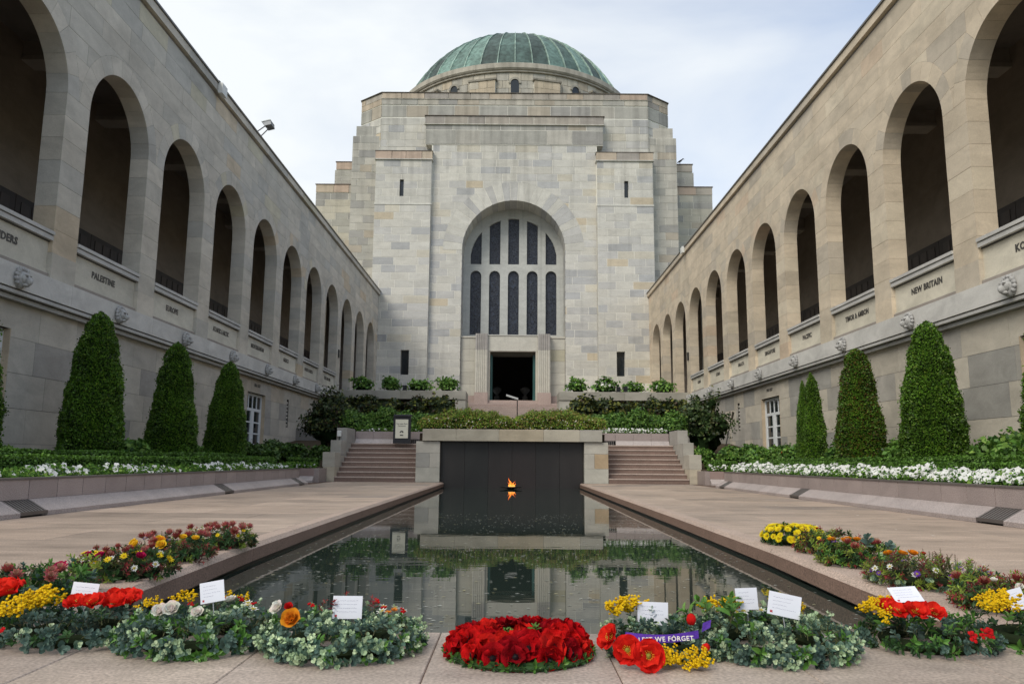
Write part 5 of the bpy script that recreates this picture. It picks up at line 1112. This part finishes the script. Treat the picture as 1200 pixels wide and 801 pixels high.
def wreath(name, label, cx, cy, Ro, hz, greens, flowers, seed, group, front=None, rm=None, squash=1.0, base=(.015, .022, .010), n_s=None, tilt=0):
    R_ = random.Random(seed); rm = rm or Ro*.40; RM = Ro-rm; t = thing(name, (cx, cy, 0), label, 'wreath', group)
    mb = MB(); n, k_ = 22, 8; V = []
    for i in range(n):
        for j in range(k_):
            a, b = 2*pi*i/n, 2*pi*j/k_; rr = RM+rm*.3*cos(b); V.append((cx+rr*cos(a), cy+rr*sin(a)*squash, max(.003, hz*.20+hz*.22*sin(b))))
    mb.add(V, [(i*k_+j, ((i+1) % n)*k_+j, ((i+1) % n)*k_+(j+1) % k_, i*k_+(j+1) % k_) for i in range(n) for j in range(k_)], base); mb.build('wreath_base', M['core'], t)
    def pt(a, b, s=.78):
        rr = RM+rm*s*cos(b); p = Vector((cx+rr*cos(a), cy+rr*sin(a)*squash, max(.010, hz*.31+hz*.45*sin(b)))); nn = Vector((cos(a)*cos(b), sin(a)*cos(b), sin(b)*.9+.12)); return p, nn
    tot = int((1.45 if 'head' in group else 1.9)*(n_s or int(150*(Ro/.27)**2))); ks = [g[0] for g in greens]; ws = [g[1] for g in greens]
    for i in range(tot):
        a = 2*pi*(i+R_.random())/tot*1.0 if i % 3 else R_.uniform(0, 2*pi)
        b = R_.uniform(-.45, pi+.25) if i % 2 else R_.uniform(-.6, .6); p, nn = pt(a, b); key = R_.choices(ks, ws)[0]
        d = (nn+Vector((R_.gauss(0, .35), R_.gauss(0, .35), R_.gauss(.1, .2)))).normalized()
        if d.z < -.05: d.z = R_.uniform(-.05, .25)
        place(key, t, p, d, R_.uniform(0, 6.28), R_.uniform(.62, 1.0)*(min(1.05, hz/.15+.2) if 'head' in group else 1.15), R_)
    for fl in flowers:
        key, cnt, sc = fl[0], fl[1], fl[2]; ar = fl[3] if len(fl) > 3 else (0, 360); br = fl[4] if len(fl) > 4 else (20, 120)
        for i in range(cnt):
            a = radians(ar[0]+(ar[1]-ar[0])*(i+R_.uniform(.2, .8))/cnt); b = radians(R_.uniform(*br)); p, nn = pt(a, b, 1.02); p = p+Vector((0, 0, .018))
            d = (nn+Vector((R_.gauss(0, .15), R_.gauss(0, .15)-.25, .25))).normalized(); place(key, t, p+d*.02, d, R_.uniform(0, 6.28), sc*R_.uniform(.85, 1.15), R_)
    return t
# the red poppy wreath
def poppy_wreath():
    R_ = random.Random(3); cx, cy = .03, 2.84; t = thing('poppy_wreath', (cx, cy, 0), 'round wreath of bright red poppies on a green leaf base in the front centre', 'wreath', 'wreaths laid along the head of the pool')
    mb = MB(); mb.lathe([(.001, .004), (.252, .004), (.258, .012), (.235, .026), (.001, .03)], (.035, .09, .02), cx, cy, 40); mb.build('wreath_base', M['leaf'], t)
    for i in range(46):
        a = 2*pi*i/46; place('dark_sprig' if i % 3 else 'leafy_sprig', t, (cx+.232*cos(a), cy+.232*sin(a), .014), (cos(a), sin(a), .06), R_.uniform(0, 6), .62, R_)
    for (rad, z, n, elev) in ((.218, .030, 16, .25), (.190, .048, 14, .8), (.138, .054, 10, 1.3), (.090, .036, 5, 1.7)):
        for i in range(n):
            a = 2*pi*(i+R_.uniform(-.2, .2)+.4*(z > .07))/n; d = Vector((cos(a)*cos(elev), sin(a)*cos(elev), sin(elev)+.1))+Vector((R_.gauss(0, .22), R_.gauss(0, .20)-.30, R_.gauss(0, .15)))
            place('poppy', t, (cx+rad*cos(a), cy+rad*sin(a), z+R_.uniform(-.010, .010)), d.normalized(), R_.uniform(0, 6), R_.uniform(1.08, 1.4), R_)
    for i in range(5): a = R_.uniform(0, 6); place('leafy_sprig', t, (cx+.06*cos(a), cy+.06*sin(a), .07), (0, -.3, 1), a, .5, R_)
poppy_wreath()
GR = 'wreaths laid along the head of the pool'; GK = 'wreaths laid along the pool kerbs'
EU = [('eucalyptus_sprig', 6), ('blue_gum_sprig', 2), ('leafy_sprig', .8)]
wreath('wreath', 'blue green gum leaf wreath with wattle and two red poppies near the left corner', -1.60, 3.02, .255, .10, [('blue_gum_sprig', 5), ('dark_sprig', 2), ('eucalyptus_sprig', .6)], [('wattle', 16, 1.0, (150, 235), (40, 110)), ('big_poppy', 3, .95, (20, 80), (70, 110)), ('berries', 2, 1.1, (200, 250), (0, 30)), ('poppy_bud', 2, .8, (195, 240), (0, 20))], 1, GR)
wreath('wreath', 'mixed eucalyptus wreath with bright leaves, white rose and wattle, left of the orange rose wreath', -1.13, 2.96,   .275, .102, [('eucalyptus_sprig', 4), ('leafy_sprig', 3), ('blue_gum_sprig', 3), ('dark_sprig', 1)], [('white_rose', 2, 1.05, (60, 110), (70, 110)), ('wattle', 9, .75, (60, 200), (60, 100)), ('berries', 5, .9, (20, 140), (60, 110)), ('white_daisy', 3, 1.1, (0, 60), (50, 100))], 2, GR, n_s=210)
wreath('wreath', 'silvery round leaved eucalyptus wreath with an orange rose on its left', -.595, 2.90,   .275, .102, EU, [('berries', 6, 1.0, (0, 150), (70, 120)), ('red_sprig', 6, .8, (30, 150), (80, 120)), ('white_daisy', 4, 1.2, (20, 60), (60, 110)), ('orange_daisy', 2, .6, (10, 40), (60, 100))], 3, GR, n_s=250)
R_ = random.Random(9); t = [o for o in bpy.data.objects if o.get('label', '').startswith('silvery round')][0]
place('orange_rose', t, (-.735, 2.74, .125), (-.1, -.75, .5), 0, 1.15, R_); place('white_rose', t, (-.80, 2.80, .15), (-.4, -.6, .5), 0, .9, R_); place('red_rose', t, (-.765, 2.80, .155), (0, -.6, .6), 0, .62, R_)
F6 = wreath('wreath', 'small green wreath with two big yellow centred red poppies and a purple ribbon', .53, 2.90, .19, .10, [('eucalyptus_sprig', 4), ('blue_gum_sprig', 3), ('dark_sprig', 1)], [('wattle', 8, 1.0, (110, 170), (40, 90))], 4, GR, n_s=120)
place('big_poppy', F6, (.440, 2.625, .046), (.08, -.95, .30), .2, 1.0, R_, idx=0); place('big_poppy', F6, (.380, 2.66, .054), (-.15, -.85, .4), 1.0, .92, R_, idx=1); place('big_poppy', F6, (.335, 2.74, .075), (-.75, -.35, .5), 1.4, .85, R_, idx=1)
for k in range(13): place('wattle', F6, (.485+.14*R_.random(), 2.645+.05*R_.random(), .004+.018*R_.random()), (.2, -.5, .6), R_.random()*6, .8, R_)
place('poppy_bud', F6, (.615, 2.78, .112), (0, -.2, 1), 0, 1.0, R_); place('poppy_bud', F6, (.632, 2.70, .05), (.6, -.6, .6), 0, .8, R_)
# ribbon with lettering
m_ = MB(); V = []; n = 16
for i in range(n+1):
    u = i/n; x = .385+.245*u; y = 2.735-.035*sin(pi*u); z = .083+.008*u-.004*sin(pi*u)
    V += [(x, y, z-.0125), (x, y+.006, z+.0125)]
m_.add(V, [(2*i, 2*i+2, 2*i+3, 2*i+1) for i in range(n)], (.13, .05, .42)); rb = m_.build('ribbon', M['petal'], F6)
tx = text_part('lettering', 'LEST WE FORGET', .021, (.512, 2.6935, .0835), (1, 0, .04), (0, -.97, .24), M['plain'], rb, (.80, .76, .66), .012, .0005, spacing=1.12)
MB().add([(.655, 2.80, .085), (.685, 2.80, .10), (.69, 2.805, .125), (.66, 2.80, .115)], [(0, 1, 2, 3)], (.14, .06, .44)).build('ribbon_tail', M['petal'], F6)
wreath('wreath', 'large silvery eucalyptus wreath with wattle and two message cards', .93, 2.93, .285, .10, EU+[('dark_sprig', .5)], [('wattle', 6, .8, (95, 160), (60, 100)), ('white_daisy', 3, 1.3, (80, 140), (60, 110)), ('wattle', 2, .7, (30, 50), (60, 100)), ('leafy_sprig', 8, 1.1, (120, 200), (20, 110))], 5, GR, n_s=250)
wreath('wreath', 'dark glossy leaf wreath with red poppies and yellow wattle near the right corner', 1.54, 3.02, .235, .09, [('dark_sprig', 4), ('blue_gum_sprig', 3), ('leafy_sprig', 1)], [('big_poppy', 4, .9, (70, 150), (70, 110)), ('wattle', 12, .85, (100, 210), (50, 100)), ('berries', 3, 1.3, (270, 300), (10, 40))], 6, GR)
wreath('wreath', 'green and yellow wreath cut off by the right edge', 1.97, 3.05, .23, .11, [('dark_sprig', 3), ('leafy_sprig', 2)], [('wattle', 14, .9, (90, 200), (40, 110))], 7, GR, n_s=70)
wreath('wreath', 'dark wreath with a red poppy cut off by the left edge', -2.08, 3.12, .22, .13, [('dark_sprig', 3), ('blue_gum_sprig', 2)], [('big_poppy', 3, 1.1, (0, 90), (60, 110))], 8, GR, n_s=80)
WL = [('heath_sprig', 3), ('dark_sprig', 3), ('red_sprig', 2), ('lime_sprig', 1)]
wreath('wreath', 'native flower wreath with a magenta bloom, nearest on the left kerb', -2.28, 3.82, .27, .135, [('dark_sprig', 3), ('heath_sprig', 4), ('leafy_sprig', 2), ('blue_gum_sprig', 1)], [('magenta_rose', 2, 1.15, (-30, 20), (60, 100)), ('protea', 6, .9, (180, 330), (20, 90)), ('orange_rose', 1, 1.0, (250, 270), (50, 80)), ('protea', 2, 1.0, (320, 350), (50, 80))], 11, GK)
wreath('wreath', 'yellow, white and purple flower wreath, second along the left kerb', -2.18, 4.56, .255, .135, WL, [('yellow_daisy', 12, 1.0, (180, 360), (10, 100)), ('white_daisy', 8, 1.1, (180, 360), (0, 80)), ('protea', 9, .8, (0, 360), (60, 120)), ('magenta_rose', 3, .8, (200, 340), (40, 80)), ('lime_sprig', 4, 1.2, (220, 280), (0, 40))], 12, GK, n_s=130)
wreath('wreath', 'wreath with large yellow pincushions and red proteas, third along the left kerb', -2.22, 5.28, .24, .145, WL, [('yellow_rose', 6, 1.2, (190, 350), (30, 90)), ('protea', 10, 1.0, (0, 360), (50, 120)), ('purple_daisy', 4, 1.0, (200, 300), (40, 90)), ('orange_rose', 1, 1.0, (260, 280), (60, 80))], 13, GK, n_s=120)
wreath('wreath', 'pink protea wreath with lime leaves, farthest along the left kerb', -2.2, 6.05, .245, .135, WL+[('lime_sprig', 2)], [('protea', 13, 1.1, (0, 360), (40, 120)), ('white_daisy', 4, 1.1, (180, 300), (20, 90)), ('yellow_daisy', 3, .7, (280, 360), (20, 80))], 14, GK, n_s=110)
wreath('wreath', 'low cushion of bright yellow chrysanthemums, farthest along the right kerb', 2.32, 6.62, .22, .14, [('dark_sprig', 3), ('leafy_sprig', 1)], [('yellow_chrysanthemum', 110, 1.8, (90, 450), (-15, 150)), ('purple_daisy', 7, 1.0, (0, 120), (60, 110))], 15, GK, n_s=60)
wreath('wreath', 'olive and bronze leaf wreath touching the yellow cushion on the right kerb', 2.36, 6.0, .21, .16, [('lime_sprig', 3), ('red_sprig', 3), ('dark_sprig', 2)], [('red_rose', 1, .7, (80, 100), (80, 90)), ('yellow_daisy', 4, .7, (180, 300), (20, 90))], 16, GK, n_s=90)
wreath('wreath', 'lime leaf wreath with orange and purple blooms, middle of the right kerb', 2.30, 5.32, .245, .135, [('lime_sprig', 4), ('leafy_sprig', 2), ('dark_sprig', 2), ('red_sprig', 1)], [('orange_rose', 4, .9, (60, 150), (60, 110)), ('protea', 6, .9, (200, 350), (50, 110)), ('purple_daisy', 5, 1.1, (120, 180), (50, 100)), ('blue_gum_sprig', 2, 1.3, (260, 300), (30, 80))], 17, GK, n_s=120)
wreath('wreath', 'broad purple speckled heath wreath, second along the right kerb', 2.31, 4.50, .295, .135, [('heath_sprig', 6), ('lime_sprig', 2), ('eucalyptus_sprig', 1), ('red_sprig', 2)], [('purple_daisy', 10, 1.0, (170, 370), (0, 100)), ('white_daisy', 8, 1.0, (170, 370), (0, 80)), ('orange_rose', 3, .9, (70, 140), (70, 110)), ('red_rose', 2, .7, (60, 100), (70, 100))], 18, GK, n_s=190)
wreath('wreath', 'lime and maroon leaf wreath, nearest on the right kerb', 2.36, 3.76, .27, .135, [('lime_sprig', 3), ('red_sprig', 4), ('dark_sprig', 2), ('heath_sprig', 1)], [('protea', 8, .9, (150, 390), (20, 110)), ('white_rose', 3, .6, (180, 300), (10, 80))], 19, GK, n_s=150)
F8 = [o for o in bpy.data.objects if o.get('label', '').startswith('dark glossy leaf wreath')][0]; F2 = [o for o in bpy.data.objects if o.get('label', '').startswith('blue green gum leaf')][0]; F3 = [o for o in bpy.data.objects if o.get('label', '').startswith('mixed eucalyptus')][0]
for (x, y, z) in ((1.40, 2.96, .125), (1.46, 2.93, .13), (1.53, 2.95, .125)): place('big_poppy', F8, (x, y, z), (.1, -.45, .9), x*9, .85, R_)
for (x, y, z) in ((-1.60, 2.99, .125), (-1.53, 2.97, .13), (-1.46, 3.0, .125)): place('big_poppy', F2, (x, y, z), (.0, -.35, .9), x*9, .85, R_)
for (x, y, z, s_) in ((-1.20, 2.88, .125, 1.1), (-1.25, 2.90, .115, 1.0), (-1.10, 2.86, .12, .8)): place('white_rose', F3, (x, y, z), (.0, -.6, .7), x*9, s_, R_)
# message cards on stakes
def card(x, y, z, w_, h_, yaw_, tilt_, roll_, label, seed):
    t = thing('message_card', (x, y, z), label, 'card', 'message cards standing in the wreaths'); R_ = random.Random(seed)
    t.rotation_euler = (0, 0, 0)
    m3 = Matrix.Rotation(yaw_, 3, 'Z') @ Matrix.Rotation(-tilt_, 3, 'X') @ Matrix.Rotation(roll_, 3, 'Y')
    P = lambda u, v, d=0: Vector((x, y, z))+m3 @ Vector((u, -d, v))
    V = [P(u, v, d) for d in (0, .0012) for u, v in ((-w_/2, -h_/2), (w_/2, -h_/2), (w_/2, h_/2), (-w_/2, h_/2))]
    c = MB().add(V, [(3, 2, 1, 0), (4, 5, 6, 7), (0, 1, 5, 4), (1, 2, 6, 5), (2, 3, 7, 6), (3, 0, 4, 7)], (.72, .73, .80)).build('card', M['paper'], t)
    m_ = MB()
    for k in range(4):
        v = h_*(.28-.16*k); u = -w_*.36; e = w_*R_.uniform(.05, .36)
        while u < e:
            s = R_.uniform(.003, .008); a, b = R_.uniform(-.0012, .0012), R_.uniform(-.0012, .0012)
            m_.add([P(u, v+a, .0016), P(u+s, v+b, .0016), P(u+s, v+b+.0009, .0016), P(u, v+a+.0009, .0016)], [(0, 1, 2, 3)], (.22, .22, .32)); u += s+R_.uniform(.0005, .003)
    m_.add([P(-w_*.42, -h_*.42, .0016), P(-w_*.34, -h_*.42, .0016), P(-w_*.34, -h_*.32, .0016), P(-w_*.42, -h_*.32, .0016)], [(0, 1, 2, 3)], (.40, .04, .05)); m_.build('handwriting', M['paper'], c, kind='stuff')
    MB().tube(P(0, -h_*.45, -.003), (x+.01, y+.02, .03), .0018, .0018, (.55, .56, .6), 5).build('stake', M['plain'], t)
for i_, a_ in enumerate([
    (-1.605, 3.05, 0.154, 0.1, 0.078, 0.0, 0.15, 0.08, 'slightly pink message card at the far left above the red poppies'),
    (-1.113, 3.02, 0.169, 0.088, 0.075, 0.05, 0.2, -0.18, 'message card leaning right over the white rose wreath'),
    (-0.599, 2.98, 0.125, 0.108, 0.08, 0, 0.12, 0, 'upright message card in the silvery wreath left of centre'),
    (0.52, 2.98, 0.112, 0.112, 0.08, 0, 0.12, 0.03, 'handwritten message card above the purple ribbon'),
    (0.886, 3.05, 0.155, 0.082, 0.078, 0, 0.1, -0.04, 'smaller upright card, left one of the two over the large silvery wreath'),
    (0.993, 2.95, 0.15, 0.118, 0.08, 0, 0.15, 0.2, 'tilted card, right one of the two over the large silvery wreath'),
    (1.485, 3.05, 0.175, 0.115, 0.07, 0.1, 0.85, -0.06, 'card leaning back above the red poppies near the right corner'),
    (2.13, 3.42, 0.1, 0.075, 0.085, 0, 0.2, -0.25, 'message card cut off by the right edge')]): card(*a_, i_)
